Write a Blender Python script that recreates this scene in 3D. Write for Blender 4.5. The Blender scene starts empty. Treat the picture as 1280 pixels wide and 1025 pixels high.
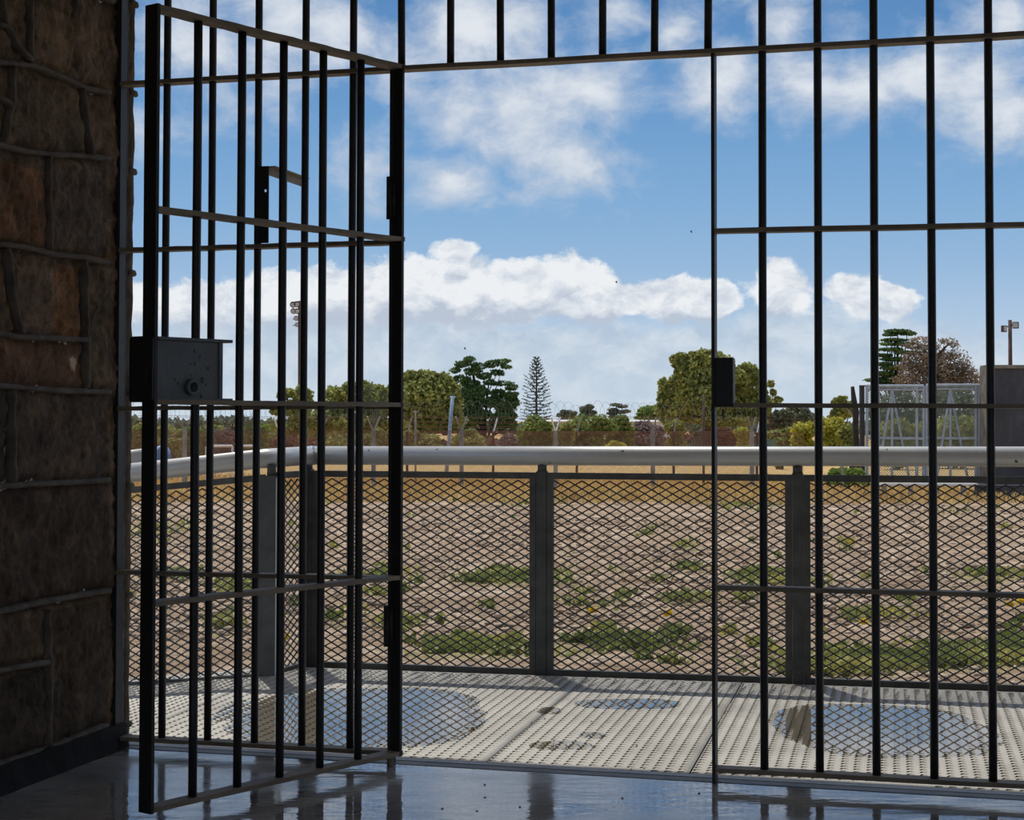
import bpy, math, random
import numpy as np
from mathutils import Vector, Matrix
random.seed(7); RNG = np.random.default_rng(7)
col = bpy.context.scene.collection
PI = math.pi
# ------------------------------------------------------------------ camera
HC, F, PITCH, PCY, ROLL = 1.12, 2151.77, 0.0311, 456.54, 0.00182
cp, sp = math.cos(PITCH), math.sin(PITCH)
R0, U0, FW = Vector((1, 0, 0)), Vector((0, -sp, cp)), Vector((0, cp, sp))
CR = R0 * math.cos(ROLL) + U0 * math.sin(ROLL)
CU = U0 * math.cos(ROLL) - R0 * math.sin(ROLL)
EYE = Vector((0, 0, HC))
cam = bpy.data.cameras.new('camera'); cam.sensor_width = 36; cam.lens = F / 1280 * 36
cam.shift_y = -(512.5 - PCY) / 1280; cam.clip_end = 3000
co = bpy.data.objects.new('camera', cam); col.objects.link(co)
m = Matrix((CR, CU, -FW)).transposed().to_4x4(); m.translation = EYE
co.matrix_world = m
bpy.context.scene.camera = co


def ray(x, y):
    return (FW + CR * ((x - 640) / F) + CU * ((PCY - y) / F)).normalized()


def at_z(x, y, z):
    d = ray(x, y); return EYE + d * ((z - HC) / d.z)


def at_plane(x, y, p0, n):
    d = ray(x, y); return EYE + d * ((Vector(p0) - EYE).dot(n) / d.dot(n))


def at_Y(x, y, Y):
    d = ray(x, y); return EYE + d * (Y / d.y)


# the planes of the place (metres)
A = 0.26737; SA, CA = math.sin(A), math.cos(A)
SD, SN = Vector((CA, -SA, 0)), Vector((SA, CA, 0))          # along the screen, outward normal
S0 = Vector((0, 5.4913, 0))
FA = 0.21827
FD, FN = Vector((math.cos(FA), -math.sin(FA), 0)), Vector((math.sin(FA), math.cos(FA), 0))
F0 = Vector((0, 7.66894, 0))
GZ = -1.2                                                      # field level
ZT, ZB = 2.273, 0.048
RZ = [2.273, 1.709, 1.171, 0.613, 0.048]                       # rail tops


def scr(s, off=0, z=0): return S0 + SD * s + SN * off + Vector((0, 0, z))


def s_px(x, y, off=0):
    p = at_plane(x, y, S0 + SN * off, SN); return (p - S0).dot(SD), p.z


def fen(s, off=0, z=0): return F0 + FD * s + FN * off + Vector((0, 0, z))


def f_px(x, y, off=0):
    p = at_plane(x, y, F0 + FN * off, FN); return (p - F0).dot(FD), p.z


# ------------------------------------------------------------------ tagging
def tag(o, label=None, cat=None, group=None, kind=None):
    if label: o['label'] = label
    if cat: o['category'] = cat
    if group: o['group'] = group
    if kind: o['kind'] = kind
    return o


def empty(name, loc, label=None, cat=None, group=None):
    o = bpy.data.objects.new(name, None); col.objects.link(o); o.location = loc
    o.empty_display_size = .1
    return tag(o, label, cat, group)


class MB:
    def __init__(s): s.v = []; s.f = []; s.n = 0

    def add(s, vs, fs):
        s.v += [tuple(v) for v in vs]; n = s.n
        s.f += [tuple(i + n for i in f) for f in fs]; s.n += len(vs); return s

    def box(s, o, ax, ay, az):      # corner o and three edge vectors
        o, ax, ay, az = map(Vector, (o, ax, ay, az))
        vs = [o, o + ax, o + ax + ay, o + ay, o + az, o + ax + az, o + ax + ay + az, o + ay + az]
        if ax.cross(ay).dot(az) > 0: fs = [(0, 3, 2, 1), (4, 5, 6, 7), (0, 1, 5, 4), (1, 2, 6, 5), (2, 3, 7, 6), (3, 0, 4, 7)]
        else: fs = [(0, 1, 2, 3), (4, 7, 6, 5), (0, 4, 5, 1), (1, 5, 6, 2), (2, 6, 7, 3), (3, 7, 4, 0)]
        return s.add(vs, fs)

    def cbox(s, c, ax, ay, az):     # centre and three full edge vectors
        c, ax, ay, az = map(Vector, (c, ax, ay, az))
        return s.box(c - (ax + ay + az) / 2, ax, ay, az)

    def tube(s, pts, r, n=12, cap=True):
        pts = [Vector(p) for p in pts]; k = len(pts)
        rs = r if isinstance(r, (list, tuple)) else [r] * k
        vs = []; u = None
        for i, p in enumerate(pts):
            d = (pts[min(i + 1, k - 1)] - pts[max(i - 1, 0)]).normalized()
            if u is None:
                u = d.orthogonal().normalized()
            else:
                u = (u - d * u.dot(d))
                u = u.normalized() if u.length > 1e-6 else d.orthogonal().normalized()
            w = d.cross(u)
            for j in range(n):
                a = 2 * PI * j / n; vs.append(p + (u * math.cos(a) + w * math.sin(a)) * rs[i])
        fs = [(i * n + j, i * n + (j + 1) % n, (i + 1) * n + (j + 1) % n, (i + 1) * n + j) for i in range(k - 1) for j in range(n)]
        if cap: fs += [tuple(range(n - 1, -1, -1)), tuple((k - 1) * n + j for j in range(n))]
        return s.add(vs, fs)

    def ext(s, prof, o, ux, uy, d):  # polygon prof extruded by d
        o, ux, uy, d = map(Vector, (o, ux, uy, d)); n = len(prof)
        a = [o + ux * p[0] + uy * p[1] for p in prof]
        fs = [tuple(range(n)), tuple(range(2 * n - 1, n - 1, -1))] + [(i, i + n, (i + 1) % n + n, (i + 1) % n) for i in range(n)]
        return s.add(a + [p + d for p in a], fs)

    def build(s, name, mat, parent=None, smooth=False, bevel=0):
        me = bpy.data.meshes.new(name); me.from_pydata(s.v, [], s.f); me.update()
        if mat: me.materials.append(mat)
        o = bpy.data.objects.new(name, me); col.objects.link(o)
        return fin(o, parent, smooth, bevel)


def fin(o, parent, smooth, bevel):
    if parent:
        o.parent = parent; q = Vector((0, 0, 0)); p = parent
        while p: q += p.location; p = p.parent
        for v in o.data.vertices: v.co -= q
    if smooth:
        o.data.polygons.foreach_set('use_smooth', [True] * len(o.data.polygons))
    if bevel:
        b = o.modifiers.new('bevel', 'BEVEL'); b.width = bevel; b.segments = 2; b.limit_method = 'ANGLE'
    return o


def np_mesh(name, V, Fc, mat, parent=None, smooth=False):
    V = np.asarray(V, dtype=np.float32).reshape(-1, 3); Fc = np.asarray(Fc, dtype=np.int32); k = Fc.shape[1]
    me = bpy.data.meshes.new(name); me.vertices.add(len(V)); me.vertices.foreach_set('co', V.ravel())
    me.loops.add(Fc.size); me.loops.foreach_set('vertex_index', Fc.ravel())
    me.polygons.add(len(Fc)); me.polygons.foreach_set('loop_start', np.arange(0, Fc.size, k, dtype=np.int32))
    me.update(calc_edges=True); me.validate()
    if mat: me.materials.append(mat)
    o = bpy.data.objects.new(name, me); col.objects.link(o)
    if parent:
        o.parent = parent; q = Vector((0, 0, 0)); p = parent
        while p: q += p.location; p = p.parent
        me.transform(Matrix.Translation(-q))
    if smooth: me.polygons.foreach_set('use_smooth', [True] * len(Fc))
    return o


# value noise in numpy -----------------------------------------------------
_T = RNG.random((256, 256))


def vnoise(x, y):
    xi = np.floor(x).astype(int); yi = np.floor(y).astype(int); fx = x - xi; fy = y - yi
    fx = fx * fx * (3 - 2 * fx); fy = fy * fy * (3 - 2 * fy)
    g = lambda a, b: _T[a % 256, b % 256]
    return (g(xi, yi) * (1 - fx) + g(xi + 1, yi) * fx) * (1 - fy) + (g(xi, yi + 1) * (1 - fx) + g(xi + 1, yi + 1) * fx) * fy


def fbm(x, y, o=4):
    r = 0; a = .5; t = 0
    for k in range(o):
        r = r + a * vnoise(x * 2 ** k + 17 * k, y * 2 ** k + 31 * k); t += a; a *= .5
    return r / t


# ------------------------------------------------------------------ materials
def nt(name):
    m = bpy.data.materials.new(name); m.use_nodes = True; t = m.node_tree
    return m, t, t.nodes['Principled BSDF']


def setv(sock, v):
    sock.default_value = v if not isinstance(v, tuple) or len(v) == 4 or sock.type == 'VECTOR' else (*v, 1)


def noise(t, scale, detail=4, rough=.55, vec=None, dist=0, typ=None):
    n = t.nodes.new('ShaderNodeTexNoise'); n.inputs['Scale'].default_value = scale
    n.inputs['Detail'].default_value = detail; n.inputs['Roughness'].default_value = rough; n.inputs['Distortion'].default_value = dist
    if typ: n.noise_type = typ
    if vec is not None: t.links.new(vec, n.inputs['Vector'])
    return n.outputs['Fac']


def coord(t, scale=None):
    c = t.nodes.new('ShaderNodeTexCoord').outputs['Object']
    if scale:
        mp = t.nodes.new('ShaderNodeMapping'); mp.inputs['Scale'].default_value = scale; t.links.new(c, mp.inputs['Vector']); c = mp.outputs['Vector']
    return c


def ramp(t, fac, stops, interp='LINEAR'):
    r = t.nodes.new('ShaderNodeValToRGB'); r.color_ramp.interpolation = interp
    e = r.color_ramp.elements
    while len(e) < len(stops): e.new(.5)
    for k, (p, c) in enumerate(stops):
        e[k].position = p; e[k].color = (*c, 1) if len(c) == 3 else c
    t.links.new(fac, r.inputs['Fac']); return r.outputs['Color']


def g3(v): return (v, v, v)


def mixc(t, fac, a, b, mode='MIX'):
    n = t.nodes.new('ShaderNodeMix'); n.data_type = 'RGBA'; n.blend_type = mode
    for s, v in ((n.inputs[0], fac), (n.inputs[6], a), (n.inputs[7], b)):
        if hasattr(v, 'links') or isinstance(v, bpy.types.NodeSocket): t.links.new(v, s)
        elif isinstance(v, (int, float)): s.default_value = v
        else: s.default_value = (*v, 1)
    return n.outputs[2]


def bump(t, b, h, strength=.3, dist=.01):
    n = t.nodes.new('ShaderNodeBump'); n.inputs['Strength'].default_value = strength; n.inputs['Distance'].default_value = dist
    t.links.new(h, n.inputs['Height']); t.links.new(n.outputs['Normal'], b.inputs['Normal'])


def simple(name, a, b_, scale=8, rough=.6, metallic=0, bs=.2, bd=.004, bscale=60, lo=.35, hi=.65, spec=.5, vs=None):
    m, t, b = nt(name); c = coord(t, vs)
    f = noise(t, scale, 6, .6, c)
    t.links.new(ramp(t, f, [(lo, a), (hi, b_)]), b.inputs['Base Color'])
    b.inputs['Roughness'].default_value = rough; b.inputs['Metallic'].default_value = metallic
    b.inputs['Specular IOR Level'].default_value = spec
    if bs: bump(t, b, noise(t, bscale, 4, .6, c), bs, bd)
    return m


def steel(name, a, b_, rust=(.09, .04, .018), rlo=.6, rhi=.72, rough=.5):
    m, t, b = nt(name); c = coord(t)
    base = ramp(t, noise(t, 5, 5, .6, c), [(.35, a), (.7, b_)])
    rm = ramp(t, noise(t, 9, 8, .7, c), [(rlo, g3(0)), (rhi, g3(1))])
    t.links.new(mixc(t, rm, base, rust), b.inputs['Base Color'])
    b.inputs['Roughness'].default_value = rough
    bump(t, b, noise(t, 90, 5, .65, c), .55, .0035)
    return m


M = {}
M['bar'] = steel('black_painted_bar', (.016, .016, .018), (.03, .03, .033), rlo=.66, rhi=.8, rough=.45)
M['rail'] = steel('weathered_flat_steel', (.20, .165, .12), (.34, .28, .20), rust=(.24, .11, .05), rlo=.6, rhi=.75, rough=.6)
M['stile'] = steel('black_painted_flat', (.018, .018, .019), (.035, .034, .035), rlo=.7, rhi=.85, rough=.5)
M['lock'] = steel('blue_black_lock_paint', (.09, .11, .12), (.14, .165, .185), rlo=.66, rhi=.78, rough=.4)
M['hole'] = simple('dark_hole', (.003, .003, .003), (.004, .004, .004), bs=0)
M['galv'] = simple('galvanised_steel', (.055, .057, .056), (.10, .102, .098), 12, .55, 0, .1)
M['mesh'] = simple('galvanised_mesh', (.035, .033, .03), (.07, .066, .06), 20, .45, 0, 0)
M['bluejoint'] = simple('blue_joint_paint', (.18, .3, .55), (.3, .42, .62), 30, .5, 0, .1)


def m_handrail():
    m, t, b = nt('grey_painted_pipe'); c = coord(t)
    base = ramp(t, noise(t, 3, 5, .6, c), [(.3, (.52, .52, .51)), (.7, (.62, .62, .60))])
    ch = ramp(t, noise(t, 22, 3, .5, c), [(.70, g3(0)), (.73, g3(1))])
    t.links.new(mixc(t, ch, base, (.08, .05, .03)), b.inputs['Base Color'])
    b.inputs['Roughness'].default_value = .38; b.inputs['Metallic'].default_value = .25
    bump(t, b, noise(t, 30, 4, .5, c), .08, .003)
    return m


M['handrail'] = m_handrail()


def m_tread():
    m, t, b = nt('tread_plate_metal'); c = coord(t)
    f = noise(t, 1.6, 6, .6, c)
    base = ramp(t, f, [(.3, (.32, .30, .255)), (.55, (.48, .452, .395)), (.75, (.56, .53, .47))])
    sp_ = ramp(t, noise(t, 5, 8, .75, c), [(.62, g3(0)), (.72, g3(1))])
    base = mixc(t, sp_, base, (.30, .27, .22))
    ru = ramp(t, noise(t, 2.3, 9, .8, coord(t, (1, 1, 3))), [(.66, g3(0)), (.70, g3(1))])
    base = mixc(t, ru, base, (.22, .12, .06))
    t.links.new(base, b.inputs['Base Color'])
    b.inputs['Metallic'].default_value = .1; b.inputs['Roughness'].default_value = .5
    bump(t, b, noise(t, 120, 3, .5, c), .15, .002)
    return m


M['tread'] = m_tread()


def m_water(name='shallow_water'):
    m = bpy.data.materials.new(name); m.use_nodes = True; t = m.node_tree
    t.nodes.clear(); out = t.nodes.new('ShaderNodeOutputMaterial')
    ge = t.nodes.new('ShaderNodeNewGeometry'); dt = t.nodes.new('ShaderNodeVectorMath'); dt.operation = 'DOT_PRODUCT'
    t.links.new(ge.outputs['Incoming'], dt.inputs[0]); t.links.new(ge.outputs['Normal'], dt.inputs[1])
    def mm(op, a, b_=None):
        n = t.nodes.new('ShaderNodeMath'); n.operation = op
        for i, v in enumerate((a, b_)):
            if v is None: continue
            if isinstance(v, (int, float)): n.inputs[i].default_value = v
            else: t.links.new(v, n.inputs[i])
        return n.outputs[0]
    fres = mm('ADD', mm('MULTIPLY', mm('POWER', mm('SUBTRACT', 1.0, mm('ABSOLUTE', dt.outputs['Value'])), 5.0), .74), .26)   # Schlick
    tr = t.nodes.new('ShaderNodeBsdfTransparent'); tr.inputs['Color'].default_value = (.74, .71, .66, 1)
    gl = t.nodes.new('ShaderNodeBsdfGlossy'); gl.inputs['Roughness'].default_value = .0
    mx = t.nodes.new('ShaderNodeMixShader')
    bp = t.nodes.new('ShaderNodeBump'); bp.inputs['Strength'].default_value = .03; bp.inputs['Distance'].default_value = .002
    t.links.new(noise(t, 14, 2, .5, coord(t)), bp.inputs['Height'])
    t.links.new(bp.outputs['Normal'], gl.inputs['Normal'])
    t.links.new(fres, mx.inputs[0]); t.links.new(tr.outputs[0], mx.inputs[1]); t.links.new(gl.outputs[0], mx.inputs[2])
    t.links.new(mx.outputs[0], out.inputs['Surface'])
    return m


M['water'] = m_water()


def m_floor():
    m, t, b = nt('wet_polished_concrete'); c = coord(t)
    f = noise(t, 1.3, 7, .6, c, .3)
    base = ramp(t, f, [(.3, (.28, .26, .24)), (.55, (.56, .54, .51)), (.75, (.72, .70, .67))])
    ck = ramp(t, noise(t, 9, 9, .75, c), [(.70, g3(0)), (.73, g3(1))])
    base = mixc(t, ck, base, (.03, .028, .025))
    t.links.new(base, b.inputs['Base Color'])
    w = noise(t, 1.1, 5, .55, coord(t, (1, 1.6, 1)), .6)
    t.links.new(ramp(t, w, [(.42, g3(.03)), (.54, g3(.16)), (.66, g3(.38))]), b.inputs['Roughness'])
    b.inputs['IOR'].default_value = 1.5; b.inputs['Metallic'].default_value = .1; b.inputs['Coat Weight'].default_value = 1; b.inputs['Coat IOR'].default_value = 2.0; t.links.new(ramp(t, w, [(.44, g3(.02)), (.60, g3(.10)), (.7, g3(.22))]), b.inputs['Coat Roughness'])
    b.inputs['Specular IOR Level'].default_value = .6
    n = t.nodes.new('ShaderNodeBump'); n.inputs['Strength'].default_value = .5; n.inputs['Distance'].default_value = .005
    t.links.new(noise(t, 7, 4, .5, coord(t, (.6, 1.6, 1))), n.inputs['Height'])
    t.links.new(n.outputs['Normal'], b.inputs['Normal']); t.links.new(n.outputs['Normal'], b.inputs['Coat Normal'])
    return m


M['floor'] = m_floor()
M['sill'] = simple('damp_concrete_light', (.26, .26, .27), (.38, .38, .39), 6, .4, 0, .3, .003, 60)
M['sill2'] = simple('damp_concrete_brown', (.12, .105, .09), (.2, .18, .155), 6, .45, 0, .4, .003, 50)


def m_stone(name='old_prison_stone'):
    m, t, b = nt(name); c = coord(t)
    at = t.nodes.new('ShaderNodeAttribute'); at.attribute_name = 'tint'
    f = noise(t, 11, 9, .68, c, .4)
    v = ramp(t, f, [(.30, g3(.3)), (.5, g3(.95)), (.70, g3(1.9))])
    colr = mixc(t, 1.0, at.outputs['Color'], v, 'MULTIPLY')
    g = ramp(t, noise(t, 5, 6, .6, c), [(.45, g3(0)), (.75, g3(.55))])
    colr = mixc(t, g, colr, (.17, .15, .13))
    sp_ = ramp(t, noise(t, 45, 6, .7, c), [(.68, g3(0)), (.75, g3(.7))])
    colr = mixc(t, sp_, colr, (.42, .40, .37))
    colr = mixc(t, 1.0, colr, (.92, .77, .60), 'MULTIPLY')
    t.links.new(colr, b.inputs['Base Color']); b.inputs['Roughness'].default_value = .8
    h = noise(t, 38, 10, .72, c, .6)
    bump(t, b, h, 1, .022)
    return m


M['stone'] = m_stone()
M['mortar'] = simple('grey_mortar_pointing', (.10, .085, .068), (.19, .16, .13), 14, .85, 0, .7, .004, 60)
M['plinth'] = simple('black_bitumen_plinth', (.006, .006, .006), (.014, .013, .012), 12, .9, 0, .5, .01, 25)
M['paint'] = simple('pale_grey_reveal_paint', (.82, .82, .90), (.9, .9, .95), 7, .5, 0, .2, .003, 30)
M['plaster'] = simple('pale_interior_plaster', (.78, .74, .68), (.84, .80, .74), 3, .9, 0, .2)  # unseen ceiling and walls made paler to bounce light inside
M['grit'] = simple('gritty_ledge', (.16, .12, .08), (.42, .36, .28), 60, .95, 0, .8, .006, 120, .45, .6)


def m_field():
    m, t, b = nt('dry_garden_soil'); c = coord(t)
    f = noise(t, .8, 8, .65, c)
    base = ramp(t, f, [(.3, (.29, .19, .115)), (.5, (.47, .33, .215)), (.68, (.66, .51, .37))])
    f2 = ramp(t, noise(t, 7, 8, .75, coord(t, (.6, 1, 1))), [(.35, g3(.4)), (.5, g3(1)), (.65, g3(1.5))])
    base = mixc(t, 1.0, base, f2, 'MULTIPLY')
    at = t.nodes.new('ShaderNodeAttribute'); at.attribute_name = 'weed'
    gm = t.nodes.new('ShaderNodeMath'); gm.operation = 'MULTIPLY'
    t.links.new(at.outputs['Fac'], gm.inputs[0])
    t.links.new(ramp(t, noise(t, 6, 7, .7, c), [(.38, g3(0)), (.52, g3(1))]), gm.inputs[1])
    gc = ramp(t, noise(t, 2.5, 6, .6, c), [(.3, (.15, .16, .05)), (.5, (.34, .31, .10)), (.72, (.60, .47, .20))])
    base = mixc(t, gm.outputs[0], base, gc)
    at2 = t.nodes.new('ShaderNodeAttribute'); at2.attribute_name = 'dry'
    dc = ramp(t, noise(t, 3, 8, .75, coord(t, (.5, 2, 1))), [(.3, (.42, .26, .10)), (.55, (.70, .47, .20)), (.75, (.85, .62, .32))])
    base = mixc(t, at2.outputs['Fac'], base, dc)
    t.links.new(base, b.inputs['Base Color']); b.inputs['Roughness'].default_value = .95
    b.inputs['Specular IOR Level'].default_value = .1
    bump(t, b, noise(t, 9, 8, .75, c), 1, .06)
    return m


M['field'] = m_field()
M['clod'] = simple('pale_soil_clods', (.32, .225, .15), (.60, .46, .335), 1.2, .95, 0, .5, .01, 20)


def m_leaf(name, a, mid, c_, scale=.9, trans=.35):
    m, t, b = nt(name); c = coord(t)
    f = noise(t, scale, 4, .7, c)
    base = ramp(t, f, [(.32, a), (.5, mid), (.7, c_)])
    t.links.new(base, b.inputs['Base Color']); b.inputs['Roughness'].default_value = .6
    b.inputs['Specular IOR Level'].default_value = .25
    tl = t.nodes.new('ShaderNodeBsdfTranslucent'); t.links.new(base, tl.inputs['Color'])
    mx = t.nodes.new('ShaderNodeMixShader'); mx.inputs[0].default_value = trans
    t.links.new(b.outputs[0], mx.inputs[1]); t.links.new(tl.outputs[0], mx.inputs[2])
    t.links.new(mx.outputs[0], t.nodes['Material Output'].inputs['Surface'])
    return m


M['leaf_olive'] = m_leaf('olive_foliage', (0.187, 0.206, 0.056), (0.355, 0.374, 0.112), (0.598, 0.580, 0.187))
M['leaf_green'] = m_leaf('green_foliage', (0.108, 0.180, 0.036), (0.216, 0.306, 0.064), (0.432, 0.504, 0.126))
M['leaf_dark'] = m_leaf('dark_cypress_foliage', (0.061, 0.109, 0.040), (0.119, 0.204, 0.068), (0.237, 0.340, 0.103), .9, .2)
M['leaf_grey'] = m_leaf('grey_green_foliage', (0.105, 0.128, 0.090), (0.195, 0.225, 0.150), (0.300, 0.330, 0.225))
M['leaf_yellow'] = m_leaf('yellow_green_foliage', (0.300, 0.300, 0.044), (0.570, 0.540, 0.090), (0.840, 0.720, 0.150))
M['leaf_brown'] = m_leaf('dead_brown_foliage', (0.157, 0.112, 0.079), (0.291, 0.213, 0.147), (0.494, 0.359, 0.224), .9, .2)
M['leaf_mauve'] = m_leaf('mauve_grey_scrub', (0.180, 0.135, 0.135), (0.300, 0.232, 0.225), (0.420, 0.345, 0.315))
M['leaf_rust'] = m_leaf('rusty_brown_hedge', (0.140, 0.070, 0.042), (0.238, 0.126, 0.077), (0.336, 0.210, 0.112))
M['leaf_blue'] = m_leaf('blue_black_needles', (0.058, 0.082, 0.069), (0.098, 0.133, 0.113), (0.156, 0.195, 0.166), .9, .15)
M['weed'] = m_leaf('low_weed_leaves', (.10, .13, .03), (.27, .30, .08), (.66, .56, .17), 1.2, .3)
M['dry'] = m_leaf('dry_golden_grass', (0.552, 0.372, 0.138), (0.800, 0.580, 0.248), (0.900, 0.773, 0.386), .8, .3)
M['flower'] = m_leaf('yellow_petals', (.7, .5, .02), (.85, .62, .03), (.9, .7, .08), 1, .3)
M['bark'] = simple('brown_bark', (.06, .04, .03), (.14, .10, .075), 6, .9, 0, .5, .03, 12)
M['bark_dark'] = simple('dark_bark', (.02, .018, .016), (.05, .04, .035), 6, .9, 0, .5, .03, 12)
M['conc'] = simple('aged_concrete_post', (.20, .175, .16), (.34, .30, .28), 3, .9, 0, .3, .02, 10)
M['rustpost'] = simple('rusty_iron_post', (.07, .035, .028), (.13, .07, .05), 3, .8, 0, .3, .01, 20)
M['wire'] = simple('rusty_wire', (.20, .085, .055), (.30, .14, .09), 3, .7, 0, 0)
M['razor'] = simple('grey_razor_wire', (.22, .22, .23), (.3, .3, .3), 3, .5, 0, 0)
M['white'] = simple('white_painted_pipe', (.75, .74, .72), (.85, .84, .82), 3, .5, 0, 0)
M['gatepipe'] = simple('pale_blue_grey_pipe', (.30, .36, .42), (.45, .5, .55), 3, .5, 0, 0)
M['gatemesh'] = simple('green_chain_wire', (.16, .2, .18), (.24, .28, .25), 3, .6, 0, 0)
M['bluepole'] = simple('faded_blue_pole', (.25, .36, .48), (.33, .45, .55), 3, .6, 0, 0)
M['greencloth'] = simple('green_shade_cloth', (.08, .2, .15), (.12, .26, .2), 3, .8, 0, 0)
M['dblock'] = None


def m_wall():
    m, t, b = nt('dark_concrete_block'); c = coord(t)
    f = noise(t, .9, 7, .7, coord(t, (1, 1, .6)))
    base = ramp(t, f, [(.3, (.035, .036, .042)), (.55, (.07, .07, .078)), (.75, (.15, .14, .14))])
    t.links.new(base, b.inputs['Base Color']); b.inputs['Roughness'].default_value = .9
    br = t.nodes.new('ShaderNodeTexBrick'); br.inputs['Scale'].default_value = 2.2; br.inputs['Mortar Size'].default_value = .02
    mp = t.nodes.new('ShaderNodeMapping'); mp.inputs['Rotation'].default_value = (PI / 2, 0, 0); t.links.new(c, mp.inputs['Vector'])
    t.links.new(mp.outputs[0], br.inputs['Vector']); bump(t, b, br.outputs['Fac'], -.6, .03)
    return m


M['dblock'] = m_wall()  # dark mottled block colour
M['blockend'] = simple('beige_sunlit_concrete', (.16, .135, .11), (.30, .26, .21), 2, .9, 0, .3, .02, 10)  # wall end painted paler than its front, as if sunlit; coping shares it
M['bwhite'] = simple('whitewashed_wall', (.62, .6, .58), (.74, .72, .7), .3, .8, 0, 0)
M['bred'] = simple('faded_red_panel', (.5, .2, .16), (.55, .3, .26), .3, .8, 0, 0)
M['lampglass'] = simple('floodlight_glass', (.35, .37, .38), (.5, .52, .52), 3, .25, 0, 0)

# ------------------------------------------------------------------ the barred screen
UP = Vector((0, 0, 1))
BR, TOPZ = .0125, 2.95
screen = empty('barred_screen', scr(.6, .03, 0), 'tall fixed screen of black round bars with the open doorway in it', 'barred screen')
D = 0.16792; s00 = -1.21591


def proj_s(s, off):    # keep the fitted spacing while the bars sit mid-depth in the rails
    k = (EYE.dot(SN) - (S0 + SN * off).dot(SN)) / (EYE.dot(SN) - S0.dot(SN))
    p = EYE + (scr(s, 0, HC) - EYE) * k
    return (p - S0).dot(SD)


def wob_bar(c, z0, z1, r, lean=0):
    n = 9; k = random.uniform(-1, 1) * .0015; k2 = random.uniform(-1, 1) * .0015
    return [Vector(c) + SD * (k * math.sin(i / n * 5 + k2 * 900)) + SN * (k2 * math.cos(i / n * 4)) + UP * (z0 + (z1 - z0) * i / n) for i in range(n + 1)]


bar_s = []
for i in range(0, 38):
    s = proj_s(s00 + i * D, .025)
    bar_s.append(s)
    z0 = ZB - .004 if (i <= 4 or i >= 12) else ZT - .004
    if i == 5: z0 = ZT - .004
    MB().tube(wob_bar(scr(s, .025, 0), z0, TOPZ, BR), BR, 12).build('bar', M['bar'], screen, True)
sL = s_px(146, 520)[0]; jl0 = s_px(485.5, 520)[0]; jl1 = s_px(490, 520)[0]; jr0 = s_px(889.2, 520)[0]; jr1 = s_px(893.5, 520)[0]
RD, RH = .052, .014
SR = 5.2  # unseen right part of the screen, made wider to admit more skylight


def flat_rail(mb, p0, p1, z0, z1, depth, n_, thick, seg=14):
    """slightly wavy flat bar from p0 to p1 with depth along n_"""
    p0, p1 = Vector(p0), Vector(p1); vs = []; fs = []
    for i in range(seg + 1):
        q = p0.lerp(p1, i / seg); z = z0 + (z1 - z0) * i / seg + random.uniform(-.0009, .0009)
        e = random.uniform(-.0012, .0012)
        for (o, h) in ((e, 0), (depth, 0), (depth, -thick), (e, -thick)):
            vs.append(q + Vector(n_) * o + UP * (z + h + random.uniform(-.0005, .0005)))
    for i in range(seg):
        a = i * 4
        for k in range(4): fs.append((a + k, a + (k + 1) % 4, a + 4 + (k + 1) % 4, a + 4 + k))
    fs += [(3, 2, 1, 0), (seg * 4, seg * 4 + 1, seg * 4 + 2, seg * 4 + 3)]
    return mb.add(vs, [tuple(reversed(f)) for f in fs])


flat_rail(MB(), scr(sL, 0), scr(SR, 0), ZT, ZT, RD, SN, RH, 40).build('rail', M['rail'], screen)
for z in (TOPZ,):
    flat_rail(MB(), scr(sL, 0), scr(SR, 0), z, z, RD, SN, RH, 30).build('rail', M['rail'], screen)


def zpx(x, y): return s_px(x, y)[1]


for (yl, yl2, yr, yr2) in ((310, 299.7, 285, 277), (508, 505.5, 503.7, 504.5), (713, 721, 732.5, 742), (921, 939, 960.5, 980.5)):
    flat_rail(MB(), scr(sL, 0), scr(jl0, 0), zpx(148, yl), zpx(486, yl2), RD, SN, RH, 18).build('rail', M['rail'], screen)
    flat_rail(MB(), scr(jr1, 0), scr(SR, 0), zpx(897, yr), zpx(897, yr) + (zpx(1280, yr2) - zpx(897, yr)) * (SR - jr1) / (s_px(1280, yr2)[0] - jr1), RD, SN, RH, 24).build('rail', M['rail'], screen)
MB().box(scr(jl0, 0, 0), SD * (jl1 - jl0), SN * RD, UP * (ZT - RH)).build('jamb', M['stile'], screen, bevel=.001)
MB().box(scr(jr0, 0, 0), SD * (jr1 - jr0), SN * RD, UP * (ZT - RH)).build('jamb', M['stile'], screen, bevel=.001)
# strike box on the right jamb
zk0, zk1 = RZ[2] - .012, zpx(905, 447)
w_ = s_px(916.5, 480)[0] - jr1
MB().box(scr(jr1, -.004, zk0), SD * w_, SN * .05, UP * (zk1 - zk0)).build('strike_box', M['stile'], screen, bevel=.004)
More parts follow.
